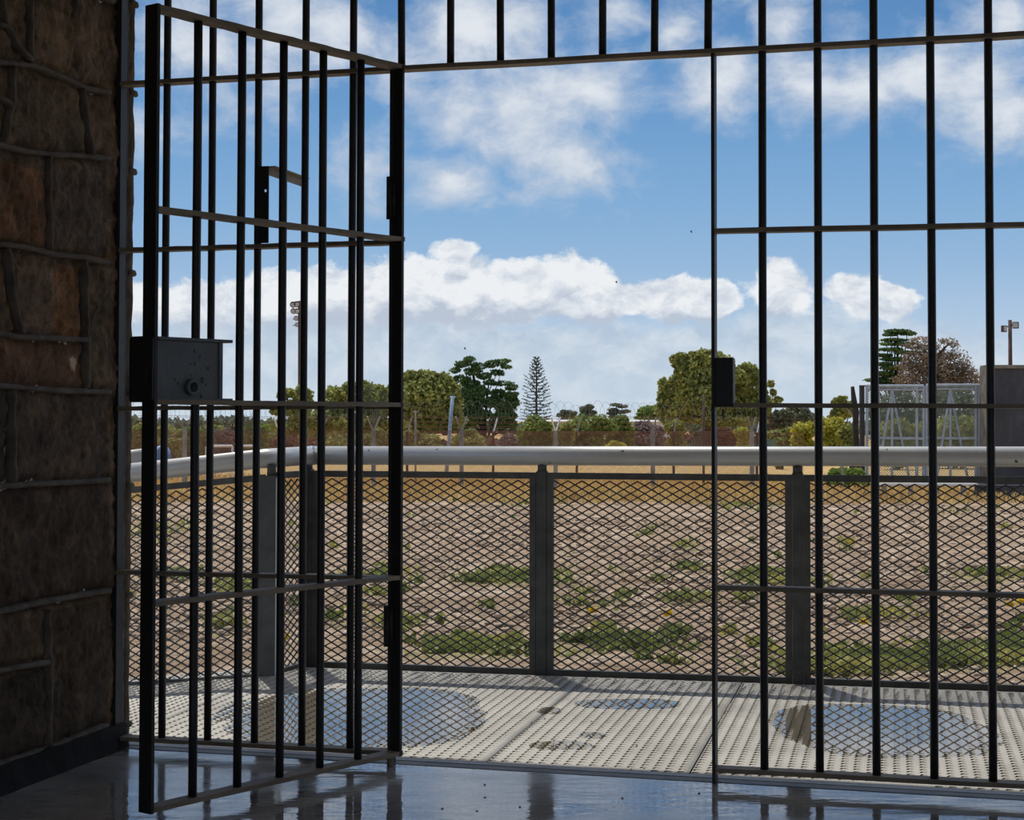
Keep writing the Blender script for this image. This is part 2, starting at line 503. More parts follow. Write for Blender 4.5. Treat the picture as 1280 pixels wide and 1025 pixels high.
# catch bracket: plate with two holes, angle arm reaching outward, hanging chain
ax0, ax1 = s_px(318.5, 250)[0], s_px(336, 250)[0]; zc0, zc1 = zpx(327, 304), zpx(327, 208)
br = MB()
nw = (ax1 - ax0)
holes = [(s_px(332.2, 238.5)[0], zpx(332, 238.5)), (s_px(332.2, 281)[0], zpx(332, 281))]
hs = holes[0][0]; hr = .0045
xs = [ax0, hs - hr, hs + hr, ax1]
zs = [zc0, holes[1][1] - hr, holes[1][1] + hr, holes[0][1] - hr, holes[0][1] + hr, zc1]
for i in range(3):
    for j in range(5):
        if i == 1 and j in (1, 3): continue
        br.box(scr(xs[i], -.004, zs[j]), SD * (xs[i + 1] - xs[i]), SN * .006, UP * (zs[j + 1] - zs[j]))
cb = br.build('catch_bracket', M['stile'], screen)
L_ = .30
am = MB().box(scr(ax1 - .004, 0, zc1 - .03), SD * .004, SN * L_, UP * .03)
am.box(scr(ax1 - .002, 0, zc1 - .003), SD * .026, SN * L_, UP * .003)
am.build('angle_arm', M['rail'], cb)
ch = MB()
for k in range(4):
    c = scr(ax1 + .006, L_ - .02, zc1 - .028 - k * .013); R = .006
    u, w = (SD, UP) if k % 2 else (SN, UP)
    ch.tube([c + u * R * math.cos(a) * .7 + w * R * 1.3 * math.sin(a) for a in np.linspace(0, 2 * PI, 9)], .0018, 5, False)
ch.build('chain', M['wire'], cb)

# ------------------------------------------------------------------ the open gate
SH, B, W = -0.3896, 0.91222, 1.02951
H0 = scr(SH, 0); ED = Vector((-math.cos(B), -math.sin(B), 0)); EN = Vector((math.sin(B), -math.cos(B), 0))  # EN faces camera side
gate = empty('barred_gate', (H0.x, H0.y, 0), 'open barred gate swung inwards with a heavy lock box', 'gate')


def dr(t, mm=0, z=0): return Vector((H0.x, H0.y, 0)) + ED * t + EN * mm + UP * z


DD = .05
for z in RZ:
    mb = MB(); flat_rail(mb, dr(-.012, -DD / 2), dr(W - .006, -DD / 2), z + .001, z + .001, DD, EN, .014, 22)
    mb.build('rail', M['rail'], gate)
for t0 in (W - .006, -.006):
    MB().box(dr(t0, -DD / 2 - .001, ZB - .016), ED * .012, EN * (DD + .002), UP * (ZT - ZB + .019)).build('stile', M['stile'], gate, bevel=.0012)
for k in range(1, 6):
    t = W * k / 6 + .004
    n = 9; kx = random.uniform(-.0015, .0015)
    MB().tube([dr(t + kx * math.sin(i), 0, ZB - .005 + (ZT - .002 - ZB) * i / n) for i in range(n + 1)], BR, 12).build('bar', M['bar'], gate, True)
# lock
def e_px(x, y, mm):
    p = at_plane(x, y, dr(0, mm), EN); return (p - dr(0, mm)).dot(ED), p.z


tl = e_px(279, 465, .021)[0]; tpl = tl - e_px(291, 430, .027)[0]
zl0, zl1 = RZ[2] + .002, 1.347

lk = MB().box(dr(tl, -.075, zl0), ED * (W - .006 - tl), EN * .096, UP * (zl1 - .008 - zl0)).build('lock_case', M['lock'], gate, bevel=.003)
MB().box(dr(tl - tpl, -.080, zl1 - .009), ED * (W - .006 - tl + tpl), EN * .108, UP * .009).build('top_plate', M['lock'], lk, bevel=.0015)
MB().box(dr(tl + .012, .0185, zl0), ED * .006, EN * .006, UP * (zl1 - .009 - zl0)).build('edge_rib', M['lock'], lk, bevel=.001)
MB().box(dr(tl - .034, -.02, zl0 - .001), ED * (W - .006 - tl + .034), EN * .046, UP * .005).build('bottom_flange', M['lock'], lk, bevel=.001)
fp = MB(); pr = []
hw, hh, rr = .049, .092, .012
for (cx_, cy_, a0) in ((hw - rr, hh - rr, 0), (-hw + rr, hh - rr, 90), (-hw + rr, -hh + rr, 180), (hw - rr, -hh + rr, 270)):
    for a in range(0, 91, 15): pr.append((cx_ + rr * math.cos(math.radians(a0 + a)), cy_ + rr * math.sin(math.radians(a0 + a))))
fp.ext(pr, dr(W + .0065, -.024, (zl0 + zl1) / 2 - .004), EN, UP, ED * .006)
fp.build('face_plate', M['stile'], lk)
MB().box(dr(W + .012, -.012, zl0 + .045), ED * .012, EN * .02, UP * .045).build('lock_bolt', M['stile'], lk, bevel=.001)


def e_px(x, y, mm):
    p = at_plane(x, y, dr(0, mm), EN); return (p - dr(0, mm)).dot(ED), p.z


te, ze = e_px(239, 484, .021)
rg = MB()
vs = []; fs = []; N = 28
for k in range(N):
    a = 2 * PI * k / N
    for (r_, h_) in ((.0135, .0), (.024, .0), (.0235, .008), (.020, .0115), (.0155, .0115), (.0135, .008)):
        vs.append(dr(te, .021 + h_, ze) + (ED * math.cos(a) + UP * math.sin(a)) * r_)
for k in range(N):
    for j in range(6):
        a, b2 = k * 6 + j, k * 6 + (j + 1) % 6; c_, d_ = ((k + 1) % N) * 6 + (j + 1) % 6, ((k + 1) % N) * 6 + j
        fs.append((a, b2, c_, d_))
rg.add(vs, fs).build('escutcheon', M['lock'], lk, True)
kh = MB()
kh.ext([(.0125 * math.cos(a), .0125 * math.sin(a)) for a in np.linspace(0, 2 * PI, 24, endpoint=False)], dr(te, .021, ze), ED, UP, EN * .003)
kh.build('keyhole_disc', M['lock'], lk)
kh = MB()
kh.ext([(.0065 * math.cos(a), .004 + .0065 * math.sin(a)) for a in np.linspace(-.9, PI + .9, 16)] + [(-.0035, -.0115), (.0035, -.0115)], dr(te, .024, ze), ED, UP, EN * .0012)
kh.build('keyhole', M['hole'], lk)
for (x, y, r) in ((243.7, 439, .0058), (250.3, 446.8, .005), (244, 454.6, .0055), (260.3, 460.5, .005), (219, 474.5, .005), (253.5, 475.5, .009), (239, 469, .004), (252, 495, .006)):
    t_, z_ = e_px(x, y, .021); v = []; f_ = []
    for j, (rr_, h_) in enumerate(((1, 0), (.85, .5), (.45, .8))):
        for k in range(12):
            a = 2 * PI * k / 12; v.append(dr(t_, .020 + h_ * r * .9, z_) + (ED * math.cos(a) + UP * math.sin(a)) * r * rr_)
    for j in range(2):
        for k in range(12): f_.append((j * 12 + k, j * 12 + (k + 1) % 12, (j + 1) * 12 + (k + 1) % 12, (j + 1) * 12 + k))
    f_.append(tuple(24 + k for k in range(12)))
    MB().add(v, f_).build('rivet', M['lock'], lk, True)
for (x, y) in ((237.5, 454.8), (222.5, 479.5), (257, 481)):
    t_, z_ = e_px(x, y, .021)
    MB().ext([(.0028 * math.cos(a), .0028 * math.sin(a)) for a in np.linspace(0, 2 * PI, 10, endpoint=False)], dr(t_, .0208, z_), ED, UP, EN * .0006).build('screw_hole', M['hole'], lk)
# hinges and pivot
for (x, y0_, y1_) in ((487, 221, 274), (483.5, 757, 808)):
    s_, z1_ = s_px(x, y0_, -.015); z0_ = s_px(x, y1_, -.015)[1]
    hg = MB().tube([scr(s_, -.015, z0_), scr(s_, -.015, z1_)], .0105, 14)
    hg.box(scr(s_, -.013, z0_ + .004), SD * .02, SN * .006, UP * (z1_ - z0_ - .008))
    hg.build('hinge', M['stile'], gate, True)
s_, _z = s_px(487, 950, -.01)
MB().tube([scr(s_ + .002, -.01, 0), scr(s_ + .002, -.01, ZB - .012)], .011, 12).build('pivot_foot', M['rail'], gate, True)

# ------------------------------------------------------------------ interior shell
def strip(name, p0, p1, off0, off1, z0, z1, mat, D_=SD, N_=SN):
    return MB().box(Vector(p0) + N_ * off0 + UP * z0, Vector(p1) - Vector(p0), N_ * (off1 - off0), UP * (z1 - z0)).build(name, mat)


sy = 5.62124 - 5.4913       # deck front line offset along Y -> along SN
so = sy * CA
WL = scr(sL, 0)             # the wall line runs through here along SN
R = 6.0                     # right side of the room along SD
# floor: from the back of the room to the sill
fl = MB(); c = [scr(sL - .6, so - .10), scr(R, so - .10), scr(R, -8), scr(sL - .6, -8)]
fl.add([p for p in c] + [p - UP * .2 for p in c], [(3, 2, 1, 0), (4, 5, 6, 7), (0, 1, 5, 4), (1, 2, 6, 5), (2, 3, 7, 6), (3, 0, 4, 7)])
tag(fl.build('floor', M['floor']), kind='structure')
tag(strip('trim_1', scr(sL - .02, 0), scr(R, 0), so - .045, so - .007, -.1, .003, M['sill']), kind='structure')
tag(strip('trim_2', scr(sL - .02, 0), scr(R, 0), so - .10, so - .045, -.1, .0015, M['sill2']), kind='structure')
CZ = 3.3
SUNV = Vector((-.16, .52, 1)).normalized()
shift = (Vector((.16, -.52, 0)) * CZ).dot(SN)               # shadow displacement of the roof edge along SN
tag(strip('ceiling', scr(sL - 2.5, 0), scr(R + 2.5, 0), -8, so + .03 - shift, CZ, CZ + .25, M['plaster']), kind='structure')
tag(strip('wall_right', scr(R, 0), scr(R + .3, 0), -8, .15, 0, CZ, M['plaster']), kind='structure')
tag(strip('wall_back', scr(sL - .6, 0), scr(R + .3, 0), -8.3, -8, 2.9, CZ, M['plaster']), kind='structure')  # unseen back wall, with an opening added to let daylight in
tag(strip('wall_back', scr(sL - .6, 0), scr(-.9, 0), -8.3, -8, 0, 2.9, M['plaster']), kind='structure')
tag(strip('wall_back', scr(4.6, 0), scr(R + .3, 0), -8.3, -8, 0, 2.9, M['plaster']), kind='structure')
# right side beyond the screen end and the lintel
tag(strip('wall_front', scr(SR, 0), scr(R, 0), .0, .15, 0, CZ, M['plaster']), kind='structure')
tag(strip('trim_3', scr(sL - .1, 0), scr(SR, 0), 0, .15, TOPZ, CZ, M['plaster']), kind='structure')

# stone wall: t runs along SN (negative towards the camera), relief towards +SD
lines = [[(0, 30), (12, 32), (28, 60), (42, 76)], [(7, 0), (9, 30)], [(40, 0), (42, 76)],
         [(-60, 70), (0, 77), (45, 82), (85, 98), (108, 110), (138, 115)], [(-60, 176), (0, 180), (30, 188), (60, 192), (110, 195), (138, 198)],
         [(20, 83), (17, 130), (8, 181)], [(0, 120), (18, 132)], [(106, 110), (111, 150), (117, 193)],
         [(-60, 300), (0, 305), (30, 308), (70, 318), (110, 322), (138, 328)], [(64, 194), (65, 312)],
         [(-60, 412), (0, 416), (25, 421), (60, 422), (113, 425)], [(109, 325), (111, 425), (111, 485)], [(12, 310), (20, 370), (28, 416)],
         [(-60, 478), (0, 482), (40, 485), (75, 488), (138, 490)], [(-60, 612), (0, 608), (50, 605), (90, 603), (138, 600)], [(18, 488), (20, 605)],
         [(-60, 775), (0, 765), (60, 752), (138, 738)], [(62, 762), (65, 850), (64, 935)], [(-60, 850), (0, 839), (50, 830), (65, 827)],
         [(-60, 978), (0, 957), (60, 937), (136, 907)]]


def wall_tz(x, y):
    p = at_plane(x, y, WL, SD); return (p - WL).dot(SN), p.z


segs = []; polys = []
for L in lines:
    q = [wall_tz(*p) for p in L]; polys.append(q)
T0 = wall_tz(0, 500)[0]
# carry the coursing on up and towards the camera
rr_ = random.Random(3)
zc = [.10, .34, .62, .90, 1.19, 1.44, 1.66, 1.95, 2.22, 2.52, 2.8, 3.1]
tl0 = wall_tz(-60, 500)[0]
for z in zc[1:]:
    q = [(tl0, z)]; t_ = tl0
    while t_ > -7.5: t_ -= .3; q.append((t_, z + rr_.uniform(-.02, .02)))
    polys.append(q)
for a, b_ in zip(zc[:-1], zc[1:]):
    t_ = tl0 - rr_.uniform(0, .3)
    while t_ > -7.5:
        polys.append([(t_, a), (t_ + rr_.uniform(-.04, .04), b_)]); t_ -= rr_.uniform(.25, .6)
for z in (2.52, 2.8, 3.1): polys.append([(tl0, z), (-.04, z + .02)])
polys += [[(-.3, 2.42), (-.28, 2.52)], [(-.42, 2.52), (-.4, 2.8)], [(-.15, 2.8), (-.2, 3.1)]]
for q in polys:
    for a, b_ in zip(q[:-1], q[1:]): segs.append((*a, *b_))
segs = np.array(segs)


def segdist(T, Z, far):
    d = np.full(T.shape, 9.)
    for (a, b_, c_, e) in segs:
        vx, vz = c_ - a, e - b_; l2 = vx * vx + vz * vz + 1e-9
        k = np.clip(((T - a) * vx + (Z - b_) * vz) / l2, 0, 1)
        d = np.minimum(d, np.hypot(T - a - k * vx, Z - b_ - k * vz))
    return d


def stone_wall(t0, t1, dt, z0, z1, dz, name, par=None):
    ts = np.arange(t0, t1 + 1e-6, (t1 - t0) / max(1, round((t1 - t0) / dt))); zs_ = np.arange(z0, z1 + 1e-6, (z1 - z0) / round((z1 - z0) / dz))
    T, Z = np.meshgrid(ts, zs_); d = segdist(T, Z, 0)
    h = .016 * (1 - np.exp(-(d / .022) ** 2)) + .024 * (fbm(T * 14 + 50, Z * 14 + 50, 5) - .5) + .02 * (fbm(T * 4 + 9, Z * 4 + 9, 3) - .5) + .018 * (fbm(T * 45, Z * 45, 3) - .5)
    edge = np.minimum(1, (0.0 - T) / .012 + .25) if t1 <= 0.001 else 1
    h = (h + .004) * np.clip(edge, 0, 1) - .006
    P = np.array(WL)[None, None, :2] + T[..., None] * np.array(SN)[:2] + (h - .024)[..., None] * np.array(SD)[:2]
    V = np.concatenate([P, Z[..., None]], -1)
    ny, nx = T.shape; idx = np.arange(ny * nx).reshape(ny, nx)
    Fc = np.stack([idx[:-1, :-1], idx[1:, :-1], idx[1:, 1:], idx[:-1, 1:]], -1).reshape(-1, 4)
    o = np_mesh(name, V, Fc, M['stone'], par, True)
    # own colour of each stone
    tint = np.zeros((ny, nx, 4)); tint[..., 3] = 1; tint[..., :3] = (.25, .185, .13)
    nn = fbm(T * 2.2 + 3, Z * 2.2 + 8, 3)[..., None]
    tint[..., :3] = np.where(nn > .52, (.32, .245, .175), tint[..., :3])

    def boxt(x0, y0, x1, y1, c_):
        ta, za = wall_tz(x0, y0); tb, zb = wall_tz(x1, y1)
        mk = (T > ta) & (T < tb) & (Z < za) & (Z > zb); tint[mk, :3] = c_
    for bx in ((0, 200, 63, 308, .40, .24, .15), (66, 200, 138, 318, .24, .20, .17), (28, 328, 72, 420, .38, .30, .25), (72, 328, 108, 422, .46, .27, .15), (0, 425, 110, 486, .34, .21, .15),
               (0, 490, 20, 606, .12, .10, .085), (20, 492, 138, 604, .22, .18, .15), (0, 610, 138, 745, .17, .13, .10), (20, 100, 108, 190, .26, .22, .17), (112, 328, 138, 486, .27, .22, .16),
               (0, 850, 62, 960, .12, .095, .075), (66, 765, 138, 940, .15, .115, .08), (42, 0, 138, 108, .36, .28, .21)):
        boxt(*bx[:4], bx[4:])
    c_ = wall_tz(96, 455); tint[np.hypot(T - c_[0], Z - c_[1]) < .022, :3] = (.8, .74, .68)
    a = o.data.color_attributes.new('tint', 'FLOAT_COLOR', 'POINT'); a.data.foreach_set('color', tint.astype(np.float32).ravel())
    return o


TE = wall_tz(154.8, 520)[0]
w = stone_wall(-1.15, TE, .006, .0, CZ, .007, 'wall_left'); tag(w, kind='structure')
w2 = stone_wall(-8, -1.15, .03, .0, CZ, .03, 'wall_left'); w2.parent = w
back = MB().box(scr(sL - .45, 0) + SN * -8, SD * (.45 - .03), SN * (8 + .15), UP * CZ).build('wall_core', M['plaster'], w)
rib = MB()
for q in polys[:20] + [q for q in polys[20:] if q[0][0] > -2.5]:
    v = []; f_ = []; n = 0
    pts = []
    for (a, b_), (c_, e) in zip(q[:-1], q[1:]):
        k = max(2, int(math.hypot(c_ - a, e - b_) / .02))
        pts += [(a + (c_ - a) * i / k, b_ + (e - b_) * i / k) for i in range(k)]
    pts.append(q[-1])
    pts = [(min(p[0], TE - .001), p[1]) for p in pts]
    for i, p in enumerate(pts):
        a = pts[max(i - 1, 0)]; b_ = pts[min(i + 1, len(pts) - 1)]
        dx, dz = b_[0] - a[0], b_[1] - a[1]; l = math.hypot(dx, dz) or 1; nx, nz = -dz / l, dx / l
        hw_ = .0095 + random.uniform(-.002, .002); hh_ = .017 + random.uniform(-.004, .003)
        for (u, h_) in ((-1, -.03), (-.85, hh_ * .75), (-.4, hh_), (.4, hh_), (.85, hh_ * .75), (1, -.012)):
            v.append(WL + SN * (p[0] + nx * u * hw_) + UP * (p[1] + nz * u * hw_) + SD * (h_ - .013))
    for i in range(len(pts) - 1):
        for j in range(5):
            a = i * 6 + j; f_.append((a, a + 1, a + 7, a + 6))
    k = (len(pts) - 1) * 6
    f_ += [(0, 5, 4, 3, 2, 1), tuple(k + j for j in range(6))]
    rib.add(v, f_)
rib.build('mortar_pointing', M['mortar'], w, True)
pl = MB()
n = 60; v = []; f_ = []
for i in range(n + 1):
    t_ = -3.5 + (TE + 3.5) * i / n; zt_ = .083 + random.uniform(-.003, .003); k = random.uniform(-.003, .003)
    for (o_, z_) in ((-.03, 0), (.034 + k, 0), (.024 + k, zt_ * .4), (.018 + k, zt_), (-.03, zt_)): v.append(WL + SN * t_ + SD * o_ + UP * z_)
for i in range(n):
    for j in range(4): a = i * 5 + j; f_.append((a, a + 5, a + 6, a + 1))
pl.add(v, f_); tag(pl.build('baseboard_left', M['plinth']), kind='structure')
# reveal: dark steel strip, pale painted strip, rough outer stone
t1, t2, t3 = 0.0, wall_tz(157, 520)[0], wall_tz(164.5, 520)[0]
tag(MB().box(WL + SN * (TE - .004) + SD * -.03, SD * .034, SN * (t1 - TE + .006), UP * CZ).build('trim_4', M['stile']), kind='structure')
tag(MB().box(WL + SN * (TE + .03) + SD * -.03, SD * .0315, SN * (t2 - TE - .03), UP * CZ).build('trim_5', M['paint']), kind='structure')
rs = MB(); v = []; f_ = []; nz_ = 330
prof = [(t2 - .004, .004), (t2 + .005, .008), ((t2 + t3) / 2, .008), (t3 - .006, .003), (t3, -.004), (t3 + .002, -.03), (t3, -.25)]
for i in range(nz_ + 1):
    z = CZ * i / nz_
    for (a, b_) in prof:
        k = .007 * (float(fbm(np.array([z * 16 + a * 90]), np.array([a * 200 + 5.]), 4)[0]) - .5)
        v.append(WL + SN * (a + k * 1.2) + SD * (b_ + k) + UP * z)
for i in range(nz_):
    for j in range(len(prof) - 1): a = i * len(prof) + j; f_.append((a, a + 1, a + 1 + len(prof), a + len(prof)))
rs.add(v, f_); ro = rs.build('outer_stone', M['stone'], w, True)
a = ro.data.color_attributes.new('tint', 'FLOAT_COLOR', 'POINT'); a.data.foreach_set('color', np.tile(np.array([.16, .135, .10, 1], np.float32), len(v)))
nb = MB()
for y in (4, 116, 214, 341, 492, 606, 742, 902):
    z = wall_tz(165, y)[1]
    nb.tube([WL + SN * (t2 + .002) + SD * .001 + UP * z, WL + SN * (t3 - .008) + SD * .006 + UP * (z - .002), WL + SN * (t3 + .006) + SD * .002 + UP * (z - .004)], [.011, .012, .009], 8)
nb.build('mortar_nubs', M['mortar'], w, True)

# ------------------------------------------------------------------ deck
def g0(x, y, z=0): p = at_z(x, y, z); return p


pud = []       # centre, half sizes along FD/FN, depth, rotation
def add_pud(x0, x1, y0, y1, dep):
    ym = (y0 + y1) / 2; a, b_ = g0(x0, ym), g0(x1, ym); c_ = (a + b_) / 2
    p, q = g0((x0 + x1) / 2, y0), g0((x0 + x1) / 2, y1)
    pud.append((Vector((c_.x, (p.y + q.y) / 2)), (b_ - a).length / 2, abs(p.y - q.y) / 2, dep))


add_pud(298, 600, 860, 934, .0075); add_pud(715, 852, 873, 886, .003); add_pud(975, 1236, 881, 946, .006)
add_pud(652, 750, 925, 938, .0015); add_pud(668, 704, 883, 893, .0016); add_pud(195, 330, 872, 905, .0015); add_pud(722, 760, 914, 924, .0016)


def dip(x, y):
    r = np.zeros_like(x)
    for (c_, rx, ry, dp) in pud:
        u, v_ = (x - c_.x) / rx, (y - c_.y) / ry
        q = (np.abs(u) ** 2.6 + np.abs(v_) ** 2.6) + .5 * (fbm(x * 5 + 7, y * 5 + 3, 3) - .5)
        r = np.maximum(r, dp * np.clip((1.3 - q) / .8, 0, 1) ** 1.3)
    return r


zw = -.0010
r0 = g0(341, 844); r1 = g0(324, 851)
rdir = (r1 - r0); rdir.z = 0
PN = FN
S2a, S1a = g0(728, 852), g0(928, 854)


def dcoord(p): return (Vector((p.x, p.y, 0)) - F0).dot(FD)


sR, s2, s1 = dcoord(r0), dcoord(S2a), dcoord(S1a)
BACK = -.085


def inside_front(x, y, marg=.0):   # in front line along the screen direction
    return (x - S0.x) * SN.x + (y - S0.y) * SN.y - so - marg


def plate(sa, sb, label, ramp_=False):
    nx = max(2, int((sb - sa) / .03)); ny = 76
    U = np.linspace(sa, sb, nx + 1)
    V = []; rows = []
    # back line off = BACK, front line = screen-parallel line
    Ug, K = np.meshgrid(U, np.linspace(0, 1, ny + 1))
    den = FN.dot(SN)
    base = [F0 + FD * float(u) for u in U]
    offf = np.array([(so - (p - S0).dot(SN)) / den for p in base])
    O = BACK + (offf[None, :] - BACK) * K
    X = F0.x + FD.x * Ug + FN.x * O; Y = F0.y + FD.y * Ug + FN.y * O
    def zf(X, Y, Ug):
        z = -dip(X, Y)
        if ramp_: z = z - .098 * np.maximum(0, sb - Ug)
        return z
    Z = zf(X, Y, Ug)
    Vt = np.stack([X, Y, Z], -1).reshape(-1, 3); ny_, nx_ = X.shape; idx = np.arange(ny_ * nx_).reshape(ny_, nx_)
    Fc = np.stack([idx[:-1, :-1], idx[1:, :-1], idx[1:, 1:], idx[:-1, 1:]], -1).reshape(-1, 4)
    # underside skirt
    n0 = len(Vt); Vb = Vt.copy(); Vb[:, 2] -= .008
    Fb = Fc[:, ::-1] + n0
    ed = []
    for a in (idx[0, :], idx[-1, ::-1], idx[::-1, 0], idx[:, -1]):
        for i in range(len(a) - 1): ed.append((a[i], a[i + 1], a[i + 1] + n0, a[i] + n0))
    ALLV = [Vt, Vb]; ALLF = [Fc, Fb, np.array(ed)]; nv = 2 * n0
    # raised lugs, two crossed rows
    ps = np.arange(sa + .015, sb - .012, .02075); lugs = []
    for k, u in enumerate(ps):
        os_ = np.arange(-3, BACK - .01, .0415) + (.02075 if k % 2 else 0)
        for o_ in os_: lugs.append((u, o_, 1 if k % 2 else 0))
    lg = np.array(lugs); x = F0.x + FD.x * lg[:, 0] + FN.x * lg[:, 1]; y = F0.y + FD.y * lg[:, 0] + FN.y * lg[:, 1]
    mk = inside_front(x, y) > .018; lg = lg[mk]; x = x[mk]; y = y[mk]
    z = zf(x, y, lg[:, 0]); n = len(lg)
    ang = math.radians(10) + math.radians(92) * lg[:, 2]; ux, uy = np.cos(ang), np.sin(ang)
    dx = FD.x * ux + FN.x * uy; dy = FD.y * ux + FN.y * uy; px_, py_ = -dy, dx
    hl, hw_ = .0150, .0050; hh_ = np.where(lg[:, 2] > 0, .0012, .0040)
    tv = []
    for (a, b_, c_) in ((-hl, 0, 0), (0, -hw_, 0), (hl, 0, 0), (0, hw_, 0), (-hl * .6, 0, 1), (hl * .6, 0, 1)):
        tv.append(np.stack([x + dx * a + px_ * b_, y + dy * a + py_ * b_, z + (hh_ if c_ else -.0003)], -1))
    LV = np.stack(tv, 1).reshape(-1, 3)
    q = np.arange(n)[:, None] * 6
    LF = np.concatenate([np.concatenate([q + a for a in f], 1) for f in ((0, 1, 4, 4), (1, 2, 5, 5), (2, 3, 5, 5), (3, 0, 4, 4))], 0)
    quads = np.concatenate([q + a for a in (0, 1, 5, 4)], 1)
    tri = []
    Vs = np.concatenate(ALLV); 
    o = np_mesh('tread_plate', Vs, np.concatenate(ALLF), M['tread'], None, False)
    LF4 = np.concatenate([np.concatenate([q + a for a in f], 1) for f in ((0, 1, 5, 4), (2, 3, 4, 5))], 0)
    LT = np.concatenate([np.concatenate([q + a for a in f], 1) for f in ((1, 2, 5), (3, 0, 4))], 0)
    # lugs live in the same thing as a part of their own
    me = bpy.data.meshes.new('raised_lugs'); me.vertices.add(len(LV)); me.vertices.foreach_set('co', LV.astype(np.float32).ravel())
    tl_ = np.concatenate([LF4.ravel(), LT.ravel()]).astype(np.int32)
    st = np.concatenate([np.arange(len(LF4)) * 4, len(LF4) * 4 + np.arange(len(LT)) * 3]).astype(np.int32)
    me.loops.add(len(tl_)); me.loops.foreach_set('vertex_index', tl_); me.polygons.add(len(st)); me.polygons.foreach_set('loop_start', st)
    me.update(calc_edges=True); me.materials.append(M['tread'])
    lo = bpy.data.objects.new('raised_lugs', me); col.objects.link(lo); lo.parent = o
    lo['kind'] = 'stuff'
    tag(o, label, 'deck plate')
    return o


plate(sR - 1.6, sR - .004, 'sloping metal ramp plate at far left behind the open gate', True)
plate(sR, s2 - .007, 'left metal tread plate of the deck with the large puddle behind the gate')
plate(s2, s1 - .007, 'middle metal tread plate of the deck seen through the open doorway')
plate(s1, s1 + 5.6, 'right metal tread plate of the deck behind the fixed bars')
# beam and grit ledge under the deck
tag(MB().box(fen(sR, BACK - .0, -.09), FD * (s1 + 5.6 - sR), FN * .20, UP * .075).build('trim_6', M['grit']), kind='structure')
tag(MB().box(fen(sR - 1.6, -2.6, -.6), FD * (s1 + 7.2 - sR), FN * 2.5, UP * .42).build('trim_7', M['plinth']), kind='structure')


def puddle(idx, label):
    c_, rx, ry, dp = pud[idx]
    N = 72; v = [(c_.x, c_.y, zw)]; f_ = []
    for ring in (.5, .8, 1.0):
        for k in range(N):
            a = 2 * PI * k / N; r_ = ring * 1.22
            ca_, sa_ = math.cos(a), math.sin(a); q = (abs(ca_) ** 2.6 + abs(sa_) ** 2.6) ** (-1 / 2.6)
            v.append((c_.x + rx * r_ * ca_ * q, c_.y + ry * r_ * sa_ * q, zw))
    for k in range(N):
        f_.append((0, 1 + k, 1 + (k + 1) % N))
        for j in range(2): f_.append((1 + j * N + k, 1 + (j + 1) * N + k, 1 + (j + 1) * N + (k + 1) % N, 1 + j * N + (k + 1) % N))
    o = MB().add(v, f_).build('puddle', M['water'])
    return tag(o, label, 'puddle')


puddle(0, 'large shallow puddle on the left of the deck mirroring the mesh')
puddle(1, 'narrow puddle streak on the middle tread plate')
puddle(2, 'broad puddle on the right tread plate behind the fixed bars')
puddle(3, 'thin wet patch near the front edge of the middle plate')
puddle(4, 'small damp spot beside the seam between left and middle plates')
puddle(6, 'small wet mark in the centre of the middle plate')
# small dark bits lying on the deck and floor
bits = [(591, 911), (664.5, 903.5), (681, 899), (753.5, 910), (692.5, 926), (796, 932), (787, 907), (786.5, 889), (836, 870), (795.5, 933.5), (789, 962), (739, 902), (805, 961)]
fb_ = [(606, 981), (778, 998), (553, 1011), (596, 1014), (650, 1009), (874, 992), (606, 997)]
for k, (x, y) in enumerate(bits + fb_):
    p = g0(x, y); r_ = .0042 if k else .009
    mb = MB(); n = 7
    v = [p + Vector((r_ * random.uniform(.7, 1.3) * math.cos(a), r_ * random.uniform(.7, 1.6) * math.sin(a), .0)) for a in np.linspace(0, 2 * PI, n, endpoint=False)]
    v2 = [p + (q - p) * .5 + UP * r_ * random.uniform(.5, .9) for q in v]
    mb.add(v + v2, [(i, (i + 1) % n, n + (i + 1) % n, n + i) for i in range(n)] + [tuple(range(n, 2 * n))])
    o = mb.build('debris_crumb', M['leaf_brown'])
    tag(o, 'tiny dark crumb of dirt lying on the sunlit metal deck' if k < len(bits) else 'tiny dark crumb of dirt lying on the wet concrete floor', 'debris',
        'dirt crumbs on the deck' if k < len(bits) else 'dirt crumbs on the floor')

